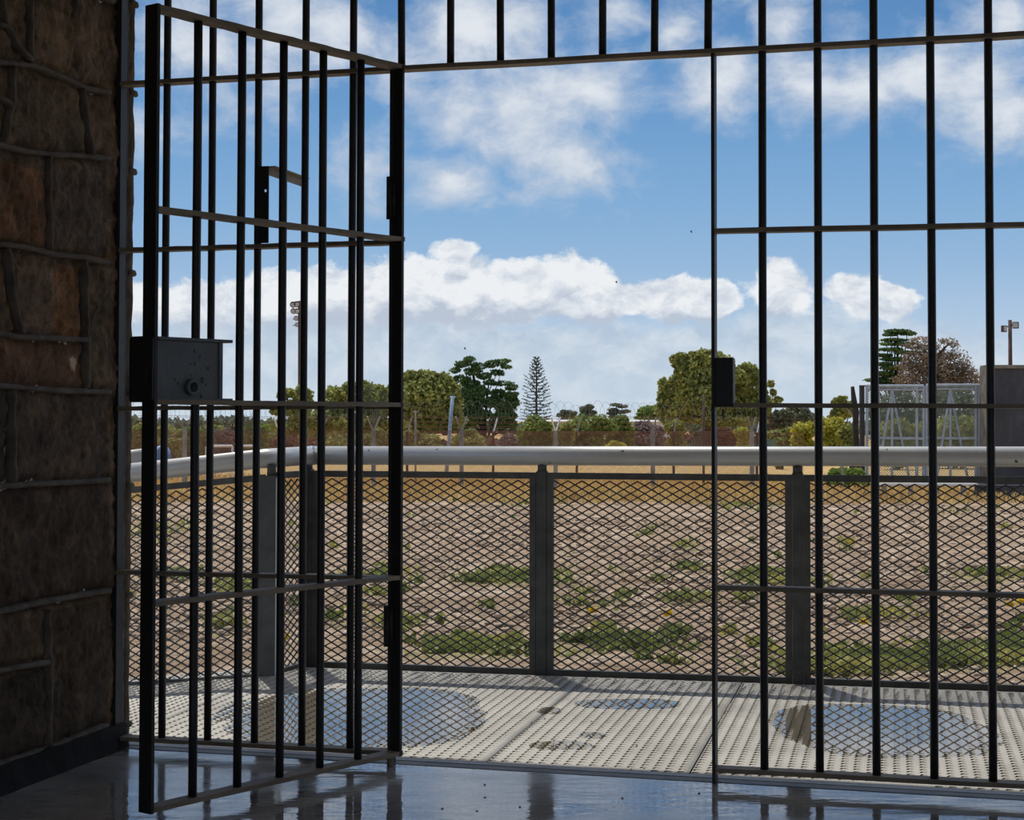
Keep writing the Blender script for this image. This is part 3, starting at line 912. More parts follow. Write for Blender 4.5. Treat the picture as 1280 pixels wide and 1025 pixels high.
# ------------------------------------------------------------------ railing
def exp_mesh(name, parent, o, ux, sd, width, h, skew=0.0, cw=.0618, chh=.0353):
    """expanded metal: zigzag strands; o lower-left corner, ux unit along, sd depth normal, width, height; skew dz per metre"""
    o = np.array(o); ux = np.array(ux); sd = np.array(sd); V = []; Fc = []; n = 0
    cols = int(width / (cw / 2)); rows = int(h / (chh / 2)) + 1
    tw, td = .0058, .0044
    ddx, ddz = cw / 2, chh / 2
    quad = np.array([(0, 1, 5, 4), (1, 2, 6, 5), (2, 3, 7, 6), (3, 0, 4, 7)])
    for r_ in range(rows):
        for k in range(cols + 1):
            x0 = k * ddx; x1 = min(x0 + ddx, width)
            up = (k + r_) % 2 == 0
            z0, z1 = (r_ * ddz, (r_ + 1) * ddz) if up else ((r_ + 1) * ddz, r_ * ddz)
            if x1 <= x0: continue
            z1 = z0 + (z1 - z0) * (x1 - x0) / ddx
            if max(z0, z1) > h + .002: continue
            d_ = np.array((x1 - x0, z1 - z0)); l = np.hypot(*d_); pn = np.array((-d_[1], d_[0])) / l
            ends = []
            for (x, z) in ((x0, z0), (x1, z1)):
                for (a, b_) in ((-.5, -.7), (.5, -.2), (.5, .7), (-.5, .2)):
                    xx = x + pn[0] * a * tw; zz = z + pn[1] * a * tw
                    ends.append(o + ux * xx + sd * (b_ * td) + np.array((0, 0, zz + skew * xx)))
            V += ends; Fc.append(quad + n); n += 8
    return np_mesh(name, np.array(V), np.concatenate(Fc), M['mesh'], parent)


def panel(parent, p0, p1, z0a, z1a, z0b, z1b, nrm, lt=.028):
    """framed mesh panel between p0 and p1; z0/z1 = bottom/top of the opening at each end"""
    p0, p1 = Vector(p0), Vector(p1); L = (p1 - p0).length; u = (p1 - p0) / L; nrm = Vector(nrm)
    fr = MB(); dp_ = .03
    def quadbar(a, b_, za0, za1, zb0, zb1):
        vs = []
        for (q, l_, h_) in ((a, za0, za1), (b_, zb0, zb1)):
            for (o_, z_) in ((-dp_ / 2, l_), (dp_ / 2, l_), (dp_ / 2, h_), (-dp_ / 2, h_)): vs.append(q + nrm * o_ + UP * z_)
        fr.add(vs, [(0, 1, 2, 3), (7, 6, 5, 4), (0, 4, 5, 1), (1, 5, 6, 2), (2, 6, 7, 3), (3, 7, 4, 0)])
    quadbar(p0, p1, z1a, z1a + lt, z1b, z1b + lt)
    quadbar(p0, p1, z0a - lt, z0a, z0b - lt, z0b)
    sl = (z0b - z0a) / L
    quadbar(p0, p0 + u * lt, z0a, z1a, z0a + sl * lt, z1a + sl * lt)
    quadbar(p1 - u * lt, p1, z0b - sl * lt, z1b - sl * lt, z0b, z1b)
    o = fr.build('mesh_panel', M['galv'], parent)
    exp_mesh('expanded_mesh', o, p0 + UP * z0a + nrm * .0, u, nrm, L, z1a - z0a, sl)
    return o


rail = empty('platform_railing', fen(.4, 0, 0), 'grey metal railing with expanded mesh panels along the deck edge', 'railing')
pw = .046
posts_px = [(677.6, 'p'), (997.5, 'p')]
ps = [f_px(x, 720)[0] for x, _ in posts_px]
gap = ps[1] - ps[0]
sc = f_px(384.5, 700)[0]
plist = [sc, ps[0], ps[1]] + [ps[1] + gap * k for k in (1, 2, 3, 4)]
for i, s in enumerate(plist):
    c = fen(s, 0)
    MB().cbox(c + UP * .41, FD * pw, FN * pw, UP * .96).build('post', M['galv'], rail, bevel=.003)
    MB().tube([c + UP * .885, c + UP * .925], .021, 12).build('post_cap', M['galv'], rail, True)
for a, b_ in zip(plist[:-1], plist[1:]):
    panel(rail, fen(a + pw / 2 + .002, -.005), fen(b_ - pw / 2 - .002, -.005), .0173, .8547, .0173, .8547, FN)
hr0 = at_plane(388, 569.3, F0, FN); hr1 = at_plane(1270, 570.8, F0, FN)
dh = (hr1 - hr0) / (hr1 - hr0).length
HRR = .0425
MB().tube([hr0, hr0 + dh * 1.8, hr0 + dh * 8.2], HRR, 28).build('handrail', M['handrail'], rail, True)
# corner jog and the ramp railing
ramp_r = empty('ramp_railing', at_z(338, 844, 0), 'grey mesh railing sloping down along the ramp behind the open gate', 'railing')
P2 = at_z(338, 844, 0); C1 = fen(sc, 0)
rd_ = Vector((C1.x - P2.x, C1.y - P2.y, 0)); rl = rd_.length; rd_.normalize(); rn = Vector((-rd_.y, rd_.x, 0))
MB().cbox(P2 + UP * .40, FD * .062, FN * .05, UP * .94).build('post', M['galv'], ramp_r, bevel=.003)
MB().box(P2 + FD * .0312 - FN * .03 + UP * -.06, FD * .012, FN * .05, UP * .92).build('edge_strip', M['handrail'], ramp_r)  # thin paler strip along the right edge of the post
MB().tube([P2 + UP * .87, P2 + UP * .92], .02, 12).build('post_cap', M['galv'], ramp_r, True)
panel(rail, P2 + rd_ * .03, C1 - rd_ * .026, .0173, .8547, .0173, .8547, rn)
RL = FD * -1
P3 = P2 + FD * (-1.25)
pa, pb = P2 - FD * .034, P3 + FD * .03
q0 = (pa - P2).length; q1 = (pb - P2).length
panel(ramp_r, pb, pa, .0113 - .098 * q1, .85 - .098 * q1, .0113 - .098 * q0, .85 - .098 * q0, FN)
MB().cbox(P3 + UP * .25, FD * .05, FN * .05, UP * .94).build('post', M['galv'], ramp_r, bevel=.003)
hA = hr0 + FD * -.0; hB = at_plane(212, 585.8, P2, FN); hC = at_plane(320, 574.3, P2, FN)
hdir = (hB - hC).normalized()
MB().tube([hA, hC + (hC - hB) * .1, hC, hB, hC + hdir * 1.3], HRR, 28).build('handrail', M['handrail'], ramp_r, True)
jr = (hr0 - hC).normalized()
MB().tube([hr0 - jr * .012, hr0 + dh * .014], HRR + .002, 28).build('joint_ring', M['bluejoint'], rail, True)
# lower flight handrail ending in a blue cap, further left behind
e0 = at_Y(203, 568.5, 8.1); e1 = at_Y(165, 573.5, 8.2)
ed_ = (e1 - e0).normalized()
out = empty('outer_handrail', (e1.x, e1.y, GZ), 'short grey handrail with blue end cap beyond the ramp railing', 'handrail')
MB().tube([e0, e0 + ed_ * 1.2], HRR, 24).build('pipe', M['handrail'], out, True)
MB().tube([e0 - ed_ * .012, e0 + ed_ * .01], HRR + .002, 24).build('end_cap', M['bluejoint'], out, True)
q = e0 + ed_ * .55
MB().cbox((q.x, q.y, (q.z + GZ) / 2 - .02), FD * .05, FN * .05, UP * (q.z - GZ - .04)).build('post', M['galv'], out)

# ------------------------------------------------------------------ field
def ground():
    ys = np.concatenate([np.arange(7.2, 30, .07), np.arange(30, 62, .16), np.geomspace(62, 1500, 60)])
    K = np.concatenate([[-6, -4, -3, -2, -1.5, -1.2], np.linspace(-1, 1, 340), [1.2, 1.5, 2, 3, 4, 6]])
    Y, Kk = np.meshgrid(ys, K, indexing='ij'); X = Kk * (Y * .36 + 3) + .0
    near = np.clip((64 - Y) / 10, 0, 1)
    Z = GZ + near * (.06 * (fbm(X * 2.3, Y * 2.3, 4) - .5) + .05 * (fbm(X * 7, Y * 7, 3) - .5) + .10 * (fbm(X * .3, Y * .3, 2) - .5))
    V = np.stack([X, Y, Z], -1).reshape(-1, 3); ny, nx = X.shape; idx = np.arange(ny * nx).reshape(ny, nx)
    Fc = np.stack([idx[:-1, :-1], idx[:-1, 1:], idx[1:, 1:], idx[1:, :-1]], -1).reshape(-1, 4)
    o = np_mesh('ground', V, Fc, M['field'], None, True)
    weed = np.zeros(X.shape)
    for (x, y, rx, ry, k) in WEEDS:
        c_ = at_z(x, y, GZ); r_ = abs(at_z(x + rx, y, GZ).x - c_.x); l = abs(at_z(x, y - ry, GZ).y - at_z(x, y + ry, GZ).y) / 2
        q = ((X - c_.x) / r_) ** 2 + ((Y - c_.y) / l) ** 2
        weed = np.maximum(weed, .8 * k * np.clip(1.25 - q + .9 * (fbm(X * 1.6, Y * 1.6, 3) - .5), 0, 1))
    dry = np.clip((Y - 49 + 5 * (fbm(X * .5, Y * .5, 3) - .5)) / 4, 0, 1)
    for nm, arr in (('weed', weed), ('dry', dry)):
        a = o.data.attributes.new(nm, 'FLOAT', 'POINT'); a.data.foreach_set('value', arr.astype(np.float32).ravel())
    return tag(o, kind='structure')


WEEDS = [(720, 690, 11, 3.5, 1), (655, 722, 75, 11, .8), (600, 728, 40, 6, .8), (630, 812, 120, 14, 1), (560, 820, 60, 10, .9), (770, 806, 80, 10, .9), (1240, 722, 60, 9, .9),
         (1180, 825, 160, 16, 1), (1040, 838, 90, 10, .8), (950, 722, 40, 9, .8), (1270, 815, 60, 24, 1), (195, 662, 45, 9, .9), (215, 720, 40, 6, .8), (860, 683, 22, 5, .8), (860, 710, 24, 4, .8),
         (1000, 730, 40, 5, .6), (650, 630, 60, 4, .5), (800, 620, 180, 4, .7), (430, 610, 60, 8, .6), (280, 785, 30, 12, .8), (300, 735, 40, 8, .7), (930, 632, 50, 4, .7), (1120, 610, 80, 4, .8), (500, 782, 30, 7, .7),
         (740, 755, 40, 5, .6), (860, 748, 40, 6, .6), (470, 720, 60, 8, .5), (430, 775, 50, 12, .5), (1180, 640, 60, 5, .3), (1090, 770, 60, 6, .5)]
for _ in range(110):
    yy_ = random.uniform(612, 832); WEEDS.append((random.uniform(150, 1290), yy_, random.uniform(5, 20) * (yy_ - 500) / 260, random.uniform(1.2, 4), random.uniform(.4, .9)))
ground()


def leaf_cloud(name, pts, size, mat, parent=None, flat=0.0, asp=1.0, up=0.0):
    """one small bent leaf clump quad per point"""
    P = np.asarray(pts); n = len(P)
    a = RNG.normal(size=(n, 3)); a[:, 2] *= (1 - flat); a[:, 2] += 0
    a /= np.linalg.norm(a, axis=1)[:, None] + 1e-9
    b_ = RNG.normal(size=(n, 3)); b_[:, 2] *= (1 - flat * .5)
    b_ -= a * (a * b_).sum(1)[:, None]; b_ /= np.linalg.norm(b_, axis=1)[:, None] + 1e-9
    if up:
        a = a * (1 - up) + np.array([0, 0, 1]) * up
    s = size * RNG.uniform(.6, 1.3, (n, 1)); w_ = s * asp
    V = np.stack([P - a * s - b_ * w_ * .3, P - a * s * .1 - b_ * w_, P + a * s, P + a * s * .1 + b_ * w_], 1).reshape(-1, 3)
    Fc = np.arange(n * 4).reshape(n, 4)
    return np_mesh(name, V, Fc, mat, parent)


# weeds, clods and dry grass: nobody could count them
pts = []
for (x, y, rx, ry, k) in WEEDS:
    n = int(rx * ry * 1.6 * k) + 30
    xs_ = x + RNG.normal(size=n) * rx * .42; ys_ = y + RNG.normal(size=n) * ry * .42
    for a, b_ in zip(xs_, ys_):
        p = at_z(a, max(b_, 600), GZ)
        if fbm(np.array([p.x * 1.7]), np.array([p.y * 1.7]), 2)[0] > .5: pts.append((p.x, p.y, GZ + RNG.uniform(.0, .09)))
tag(leaf_cloud('weeds', pts, .05, M['weed'], None, 0, .8, .3), 'low green and yellow weeds in patches on the bare soil', 'weeds', None, 'stuff')
pts = []; n = 20000
Yc = 8.5 + 45 * RNG.random(n) ** 1.25; Xc = (RNG.random(n) * 2 - 1) * (Yc * .33 + 1)
Xc = np.where(Xc > 13.8, Xc - 20, Xc)
V = []; Fc = []
ico = np.array([(0, 0, 1), (.9, 0, .3), (.28, .85, .3), (-.72, .53, .3), (-.72, -.53, .3), (.28, -.85, .3), (0, 0, -.4)])
fi = np.array([(0, 1, 2), (0, 2, 3), (0, 3, 4), (0, 4, 5), (0, 5, 1), (6, 2, 1), (6, 3, 2), (6, 4, 3), (6, 5, 4), (6, 1, 5)])
sc_ = RNG.uniform(.012, .05, n) * RNG.uniform(.6, 1.4, n)
VV = ico[None] * sc_[:, None, None] * RNG.uniform(.6, 1.4, (n, 7, 1)) * np.array([1.5, 1.1, .8]) + np.stack([Xc, Yc, np.full(n, GZ - .005)], -1)[:, None]
tag(np_mesh('soil_clods', VV.reshape(-1, 3), (fi[None] + np.arange(n)[:, None, None] * 7).reshape(-1, 3), M['clod']), 'pale clods and small stones strewn over the dry soil', 'soil clods', None, 'stuff')


for k, (x, y) in enumerate(((835, 775), (741, 771), (1065, 683), (1080, 786), (1275, 760), (1262, 763), (1003, 757), (355, 806))):
    p = at_z(x, y, GZ); q_ = [(p.x + random.uniform(-.035, .035), p.y + random.uniform(-.03, .03), GZ + random.uniform(.06, .1)) for _ in range(60)]
    tag(leaf_cloud('flower_clump', q_, .028, M['flower'], None, .3, .9), 'tiny clump of yellow flowers on the dry soil beyond the railing', 'flowers', 'yellow flower clumps')


def grass(name, n, y0, y1, kx, h, label, mat, skip=None):
    Y = y0 + (y1 - y0) * RNG.random(n); X = (RNG.random(n) * 2 - 1) * (Y * kx + 1); X = np.where(X > 14.5, X - 20, X)
    h_ = h * RNG.uniform(.5, 1.3, n); a = RNG.random(n) * 2 * PI; w_ = .02 * h_ / h
    lean = RNG.normal(size=(n, 2)) * .35 * h_[:, None]
    B = np.stack([X, Y, np.full(n, GZ - .03)], -1)
    dx = np.stack([np.cos(a) * w_, np.sin(a) * w_, 0 * a], -1)
    T = B + np.concatenate([lean, h_[:, None]], 1); Mid = B + np.concatenate([lean * .35, h_[:, None] * .55], 1)
    V = np.stack([B - dx, B + dx, Mid + dx * .8, T, Mid - dx * .8], 1).reshape(-1, 3); q = np.arange(n)[:, None] * 5
    Fc = np.concatenate([q + k for k in (0, 1, 2, 3)], 1); Fc2 = np.concatenate([q + k for k in (0, 2, 3, 4)], 1)
    return tag(np_mesh(name, V, np.concatenate([Fc, Fc2]), mat), label, 'grass', None, 'stuff')


grass('dry_grass', 26000, 47, 66, .33, .28, 'dry golden grass along the foot of the wire fence', M['dry'])

# ------------------------------------------------------------------ perimeter fences
def lerp(a, b_, t): return a + (b_ - a) * t


def fence_row(D_, xs_px, x_end, ytop, yarm, name, label, pmat, w_, mesh_on, coil, arm='both'):
    ft = (at_Y(640, ytop, D_)).z; at_ = at_Y(640, yarm, D_).z
    root = empty(name, (0, D_, GZ), label, 'fence')
    X = [at_Y(x, 560, D_).x for x in xs_px]
    for k, x in enumerate(X):
        p = MB().box((x - w_ / 2, D_ - w_ / 2, GZ - .2), (w_, 0, 0), (0, w_, 0), (0, 0, ft - GZ + .2)).build('post', pmat, root)
        for sgn in (-1, 1):
            if arm == 'both' or sgn == 1:
                dx = .30 * sgn * random.uniform(.7, 1.1) * .6
                MB().tube([(x, D_, ft - .06), (x + dx, D_ + .3 * sgn, at_)], .028, 6).build('arm', M['conc'] if k % 3 else M['white'], p)
    xa, xb = at_Y(-150, 560, D_).x, at_Y(x_end, 560, D_).x
    ws = MB()
    for k in range(3):
        z = lerp(ft, at_, .3 + .35 * k)
        for sgn in (-1, 1): ws.tube([(lerp(xa, xb, i / 12), D_ + .25 * sgn * (.3 + .3 * k), z + .02 * math.sin(i * 2.1)) for i in range(13)], .007, 4, False)
    ws.tube([(xa, D_, ft - .03), (xb, D_, ft - .03)], .012, 4, False)
    ws.build('barbed_strands', M['wire'], root)
    if mesh_on:
        V = []; Fc = []; n = 0; Hh = ft - GZ; pitch = .055; L = xb - xa; r_ = mesh_on
        for sgn in (1, -1):
            for k in range(int((L + Hh) / pitch)):
                x0 = xa + k * pitch - (Hh if sgn > 0 else 0); z0, z1 = GZ, ft; x1 = x0 + sgn * Hh
                if sgn < 0: x0, x1 = xa + k * pitch, xa + k * pitch - Hh
                # clip
                def at_x(xq): return z0 + (z1 - z0) * (xq - x0) / (x1 - x0)
                pa_, pb_ = [x0, z0], [x1, z1]
                for p_ in (pa_, pb_):
                    if p_[0] < xa: p_[1] = at_x(xa); p_[0] = xa
                    if p_[0] > xb: p_[1] = at_x(xb); p_[0] = xb
                if abs(pa_[0] - pb_[0]) < .02: continue
                for p_ in (pa_, pb_):
                    V += [(p_[0] - r_, D_, p_[1]), (p_[0] + r_ * .5, D_ - r_, p_[1] - r_ * .5), (p_[0] + r_ * .5, D_ + r_, p_[1] + r_ * .5)]
                Fc += [(n, n + 1, n + 4, n + 3), (n + 1, n + 2, n + 5, n + 4), (n + 2, n, n + 3, n + 5)]; n += 6
        np_mesh('chain_link', np.array(V), np.array(Fc), M['wire'], root)
    if coil:
        cz = at_Y(640, coil[0], D_).z; rr2 = coil[1]
        cpts = []; turns = int((xb - xa) / .24)
        for i in range(turns * 14):
            a = i / 14 * 2 * PI; k = 1 + .22 * math.sin(i * .37) + .15 * math.sin(i * .11)
            cpts.append((xa + (xb - xa) * i / (turns * 14) + .5 * rr2 * math.sin(a), D_ + .3 * math.sin(a * .5), cz + rr2 * k * math.cos(a)))
        MB().tube(cpts, .0042, 3, False).build('razor_coil', M['razor'], root)
    return root


fence_row(55, [-7, 112, 231, 349, 467, 577, 694.5, 816, 940], 946, 538, 521, 'perimeter_fence', 'near rusty chain link fence with pale concrete posts and barbed wire arms', M['conc'], .13, .0028, (514, .26))
fence_row(61, [-20, 85, 190, 296, 402, 509, 616.5, 721, 842, 946], 1005, 540, 523, 'perimeter_fence', 'second chain link fence behind with thin dark rusty posts', M['rustpost'], .085, .003, None, 'one')
# thin tall poles
for (x, y0_, y1_, D_, lab, mt, r_, lean) in ((519.5, 513, 585, 58, 'thin grey pole standing between the wire fences left of the big dark tree', 'conc', .035, 0), (879.5, 494, 590, 58, 'thin wooden pole behind the wire fence in front of the big leafy tree', 'bark', .045, 0), (562, 495, 560, 64, 'leaning faded blue pole in front of the dark spreading tree', 'bluepole', .075, 1)):
    a, b_ = at_Y(x, y0_, D_), at_Y(x, y1_, D_)
    dx = .11 if lean else 0
    pr_ = empty('pole', (b_.x, D_, GZ), lab, 'pole')
    MB().tube([(b_.x - dx * 1.3, D_, GZ - .1), (a.x + dx, D_, a.z)], [r_, r_ * .85], 8).build('shaft', M[mt], pr_, True)
    MB().tube([(a.x + dx - .1, D_, a.z - .05), (a.x + dx + .1, D_, a.z - .05)], r_ * .6, 6).build('cross_piece', M[mt], pr_)
# goal frames
for (xa, xb, lab) in ((258, 290.5, 'white pipe goal frame standing before the brown hedge, left one'), (301, 318, 'white pipe goal frame standing before the brown hedge, right one')):
    p, q = at_Y(xa, 557.5, 57.5), at_Y(xb, 557.5, 57.5)
    g = empty('goal_frame', ((p.x + q.x) / 2, 57.5, GZ), lab, 'goal frame')
    MB().tube([p, q], .04, 8).build('crossbar', M['white'], g)
    for r_ in (p, q): MB().tube([(r_.x, r_.y, GZ), r_], .035, 8).build('upright', M['white'], g)

# ------------------------------------------------------------------ trees
def blob_pts(lobes, n, D_, dy=1.0, shell=.55):
    vol = np.array([l[2] * l[3] for l in lobes], float); vol /= vol.sum(); out_ = []
    for (cx_, cy_, rx, ry), f in zip(lobes, vol):
        k = max(12, int(n * f)); c_ = at_Y(cx_, cy_, D_); sx = rx / F * D_; sz = ry / F * D_
        d = RNG.normal(size=(k, 3)); d /= np.linalg.norm(d, axis=1)[:, None]
        r_ = shell + (1 - shell) * RNG.random((k, 1)) ** .5; r_ *= 1 + .5 * (RNG.random((k, 1)) - .45)
        oy = RNG.uniform(-.4, .4) * sx * dy
        out_.append(np.array([c_.x, c_.y + oy, c_.z]) + d * r_ * np.array([sx, sx * dy * .8, sz]))
    return np.concatenate(out_)


def sub_lobes(lobes, k, f=.42):
    o = []
    for (cx_, cy_, rx, ry) in lobes:
        o.append((cx_, cy_, rx * .8, ry * .8))
        for _ in range(k):
            a = random.random() * 2 * PI; r_ = random.uniform(.55, .95)
            s = random.uniform(.7, 1.25) * f
            o.append((cx_ + rx * r_ * math.cos(a) * .85, cy_ + ry * r_ * math.sin(a) * .85, rx * s, ry * s))
    return o


def tree(name, label, cat, lobes, D_, leaf, base, mat='leaf_olive', n=3500, bark='bark', tr=.16, subs=6, f=.42, group=None, branches=True, flat=0, asp=.8):
    bx, by = base; p = at_Y(bx, by, D_)
    root = empty(name, (p.x, D_, GZ), label, cat, group)
    L = sub_lobes(lobes, subs, f) if subs else lobes
    leaf_cloud('foliage', blob_pts(L, int(n * 2.2), D_), leaf * .66, M[mat], root, flat, asp)
    t_ = MB()
    top = min(lobes, key=lambda l: l[1]); tp = at_Y(top[0], top[1], D_)
    t_.tube([(p.x, D_, GZ - .2), (lerp(p.x, tp.x, .25), D_ + .1, lerp(GZ, tp.z, .4)), (lerp(p.x, tp.x, .7), D_, lerp(GZ, tp.z, .75)), tp], [tr, tr * .8, tr * .5, tr * .15], 8)
    if branches:
        for l in lobes:
            q = at_Y(l[0], l[1], D_); s_ = Vector((lerp(p.x, tp.x, .25), D_ + .1, lerp(GZ, tp.z, .35)))
            if q.z < s_.z: s_ = Vector((p.x, D_, lerp(GZ, q.z, .5)))
            t_.tube([s_, s_.lerp(q, .5) + Vector((0, .1, -.15)), q], [tr * .5, tr * .35, tr * .12], 6)
    t_.build('trunk', M[bark], root, True)
    return root


# left leafy mass
tree('leafy_tree', 'ragged leafy tree with open branches left of the wire fence posts', 'tree', [(352, 512, 14, 9), (358, 492, 12, 8), (372, 515, 18, 14), (380, 495, 14, 12), (362, 534, 22, 8)], 95, .16, (372, 560), 'leaf_olive', 2600, tr=.14)
tree('leafy_tree', 'low olive leafy tree seen between the gate bars left of its hinge', 'tree', [(420, 508, 26, 22), (445, 492, 24, 14), (470, 505, 26, 22), (490, 500, 18, 18), (405, 525, 25, 16), (450, 530, 45, 14)], 98, .20, (450, 570), 'leaf_olive', 5200, tr=.2)
tree('round_tree', 'large rounded olive green tree beside the gate hinge post', 'tree', [(533, 500, 36, 34), (550, 482, 16, 16), (515, 478, 17, 14), (533, 472, 14, 10), (560, 502, 20, 24), (508, 510, 22, 28), (540, 525, 34, 14)], 105, .20, (530, 570), 'leaf_olive', 7500, tr=.25, subs=8)
# bare tree
def bare(name, label, x, y0_, ytop, D_, spread, mat, depth=5, r=.06, seed=1, tuft=None, up=.75, parent_label='tree'):
    rr3 = random.Random(seed); p = at_Y(x, y0_, D_); h = at_Y(x, ytop, D_).z - GZ
    root = empty(name, (p.x, D_, GZ), label, 'tree'); mb = MB(); tips = []
    def grow(a, d, l, r_, k):
        b_ = a + d * l; mb.tube([a, b_], [r_, r_ * .65], 5, False); tips.append(b_)
        if k == 0: return
        for _ in range(3 if k > 1 else 4):
            nd = (d * up + Vector((rr3.uniform(-1, 1), rr3.uniform(-1, 1), rr3.uniform(-.1, .7))) * spread).normalized()
            grow(a + d * l * rr3.uniform(.55, 1), nd, l * rr3.uniform(.62, .82), r_ * .6, k - 1)
    grow(Vector((p.x, D_, GZ - .1)), Vector((0, 0, 1)), h * .36, r, depth)
    mb.build('branches', M[mat], root)
    return root, tips


bare('bare_tree', 'leafless twiggy grey tree rising above the low leafy tree', 470, 560, 472, 96, .5, 'leaf_grey', 5, .07, 4)
bare('bare_tree', 'leafless twiggy tree seen left of the ragged leafy tree', 309, 560, 508, 90, .5, 'leaf_grey', 5, .05, 9)
# dark spreading cypress: flat layered pads
pads = [(588, 449, 9, 4), (578, 455, 12, 5), (600, 458, 12, 5), (569, 463, 9, 4), (592, 465, 12, 5), (615, 455, 12, 5), (628, 452, 9, 4), (632, 458, 8, 3), (606, 470, 10, 5), (575, 474, 12, 6), (590, 480, 13, 6), (622, 466, 10, 4),
        (612, 478, 9, 4), (630, 479, 14, 4), (640, 484, 9, 4), (600, 490, 16, 7), (578, 492, 14, 8), (622, 492, 12, 6), (638, 494, 10, 5), (644, 503, 9, 5), (585, 505, 20, 9), (608, 503, 14, 7), (630, 508, 14, 7), (600, 517, 18, 7), (632, 520, 16, 7), (575, 517, 14, 8), (640, 530, 10, 6), (566, 482, 8, 5)]
tree('cypress_tree', 'tall dark spreading cypress with layered branches and open gaps', 'tree', [(a, b_, c_, d_) for a, b_, c_, d_ in pads] + [(590, 500, 20, 18), (585, 522, 22, 16), (632, 505, 16, 20), (625, 525, 20, 12)], 110, .11, (606, 575), 'leaf_dark', 13000, 'bark_dark', .2, 5, .38, branches=False)
cy = bpy.data.objects[-1] if False else None
mbk = MB(); D_ = 110
for (xa, ya, xb, yb, r_) in ((606, 560, 612, 470, .12), (604, 560, 640, 485, .1), (604, 545, 575, 500, .1), (603, 552, 574, 525, .11), (611, 520, 625, 470, .06), (600, 530, 585, 455, .07), (606, 550, 648, 520, .08), (603, 556, 578, 530, .1), (615, 500, 640, 500, .04), (600, 500, 570, 480, .04), (611, 490, 628, 455, .04)):
    a, b_ = at_Y(xa, ya, D_), at_Y(xb, yb, D_); mbk.tube([a, a.lerp(b_, .5) + Vector((random.uniform(-.2, .2), 0, -.2)), b_], [r_, r_ * .7, r_ * .3], 6)
cyr = [o for o in bpy.data.objects if o.name.startswith('cypress_tree')][0]
mbk.build('limbs', M['bark_dark'], cyr)


def norfolk(x, ytop, ybase, D_, halfw, label):
    p = at_Y(x, ybase, D_); zt_ = at_Y(x, ytop, D_).z; root = empty('norfolk_pine', (p.x, D_, GZ), label, 'tree')
    MB().tube([(p.x, D_, GZ), (p.x, D_, zt_ - .2)], [.13, .03], 8).build('trunk', M['bark_dark'], root, True)
    hw_ = halfw / F * D_; H = zt_ - at_Y(x, ybase, D_).z; mb = MB(); pts = []
    nl = 21
    for i in range(nl):
        k = i / (nl - 1); z = zt_ - .12 * 0 - k * H; r_ = hw_ * (min(1, .22 + 1.0 * k ** .75)) * random.uniform(.88, 1.05)
        for j in range(7):
            a = 2 * PI * (j + .5 * (i % 2)) / 7 + random.uniform(-.15, .15); e = r_ * random.uniform(.8, 1.08)
            lift = .55 * e * (1 - k) ** 1.5 + .10 * e; sag = -.10 * e * k
            b0 = Vector((p.x, D_, z)); b2 = b0 + Vector((math.cos(a) * e, math.sin(a) * e, lift + sag)); b1 = b0.lerp(b2, .5) + Vector((0, 0, -.12 * e))
            mb.tube([b0, b1, b2], [.022, .018, .012], 4, False)
            for q in range(int(14 * e / hw_) + 4):
                f = q / (int(14 * e / hw_) + 4) * .8 + .2
                c_ = (b0.lerp(b1, f * 2) if f < .5 else b1.lerp(b2, f * 2 - 1)); pts.append((c_.x + random.gauss(0, .03), c_.y + random.gauss(0, .03), c_.z + random.gauss(0, .025)))
    mb.build('branches', M['bark_dark'], root); leaf_cloud('foliage', pts, .075, M['leaf_blue'], root, .3, .5)


norfolk(670.5, 449, 523, 120, 22, 'slender symmetrical dark pine with open tiers')
# small distant trees, haze painted in by the grey foliage
tree('distant_tree', 'small dark distant tree just right of the slender pine', 'tree', [(709, 517, 9, 5), (703, 520, 6, 4), (716, 518, 5, 4)], 170, .2, (709, 545), 'leaf_grey', 700, 'bark_dark', .12, 3)
tree('distant_tree', 'dark flat topped distant tree, second right of the slender pine', 'tree', [(731, 511, 7, 4), (738, 509, 5, 3), (734, 518, 10, 5), (741, 516, 5, 3)], 168, .2, (733, 545), 'leaf_grey', 800, 'bark_dark', .12, 3)
tree('distant_tree', 'distant cedar with flat separate tiers against the pale sky', 'tree', [(770, 506, 7, 1.6), (778, 508, 7, 1.6), (766, 512, 6, 1.6), (774, 515, 12, 1.8), (782, 514, 6, 1.5), (764, 517, 6, 1.4), (770, 521, 9, 2)], 165, .16, (773, 545), 'leaf_grey', 900, 'bark_dark', .14, 0)
tree('distant_tree', 'rounded green distant tree beside the big leafy tree', 'tree', [(811, 514, 14, 8), (803, 518, 8, 7), (820, 516, 7, 7), (811, 522, 15, 6)], 160, .2, (811, 545), 'leaf_green', 1400, 'bark_dark', .14, 5)
# big right tree
tree('leafy_tree', 'largest broad leafy tree behind the right door jamb', 'tree', [(868, 470, 30, 28), (850, 452, 14, 12), (877, 446, 18, 10), (897, 455, 22, 16), (840, 490, 20, 18), (915, 472, 24, 16), (935, 470, 20, 15), (945, 485, 16, 14), (880, 500, 42, 24), (845, 512, 24, 16), (925, 505, 34, 22), (895, 480, 30, 24), (905, 525, 50, 8)], 100, .19, (885, 570), 'leaf_olive', 14000, tr=.3, subs=8)
tree('thin_tree', 'spindly sparse tree right of the big leafy tree', 'tree', [(963, 480, 5, 5), (966, 490, 4, 5), (972, 500, 8, 5), (965, 504, 5, 4)], 102, .13, (962, 570), 'leaf_olive', 330, tr=.06, subs=3)
tree('leafy_tree', 'dim grey green tree behind the yellow bushes', 'tree', [(975, 525, 12, 13), (962, 528, 10, 14), (985, 522, 8, 10), (958, 545, 14, 10)], 108, .17, (970, 575), 'leaf_grey', 2400, tr=.12)
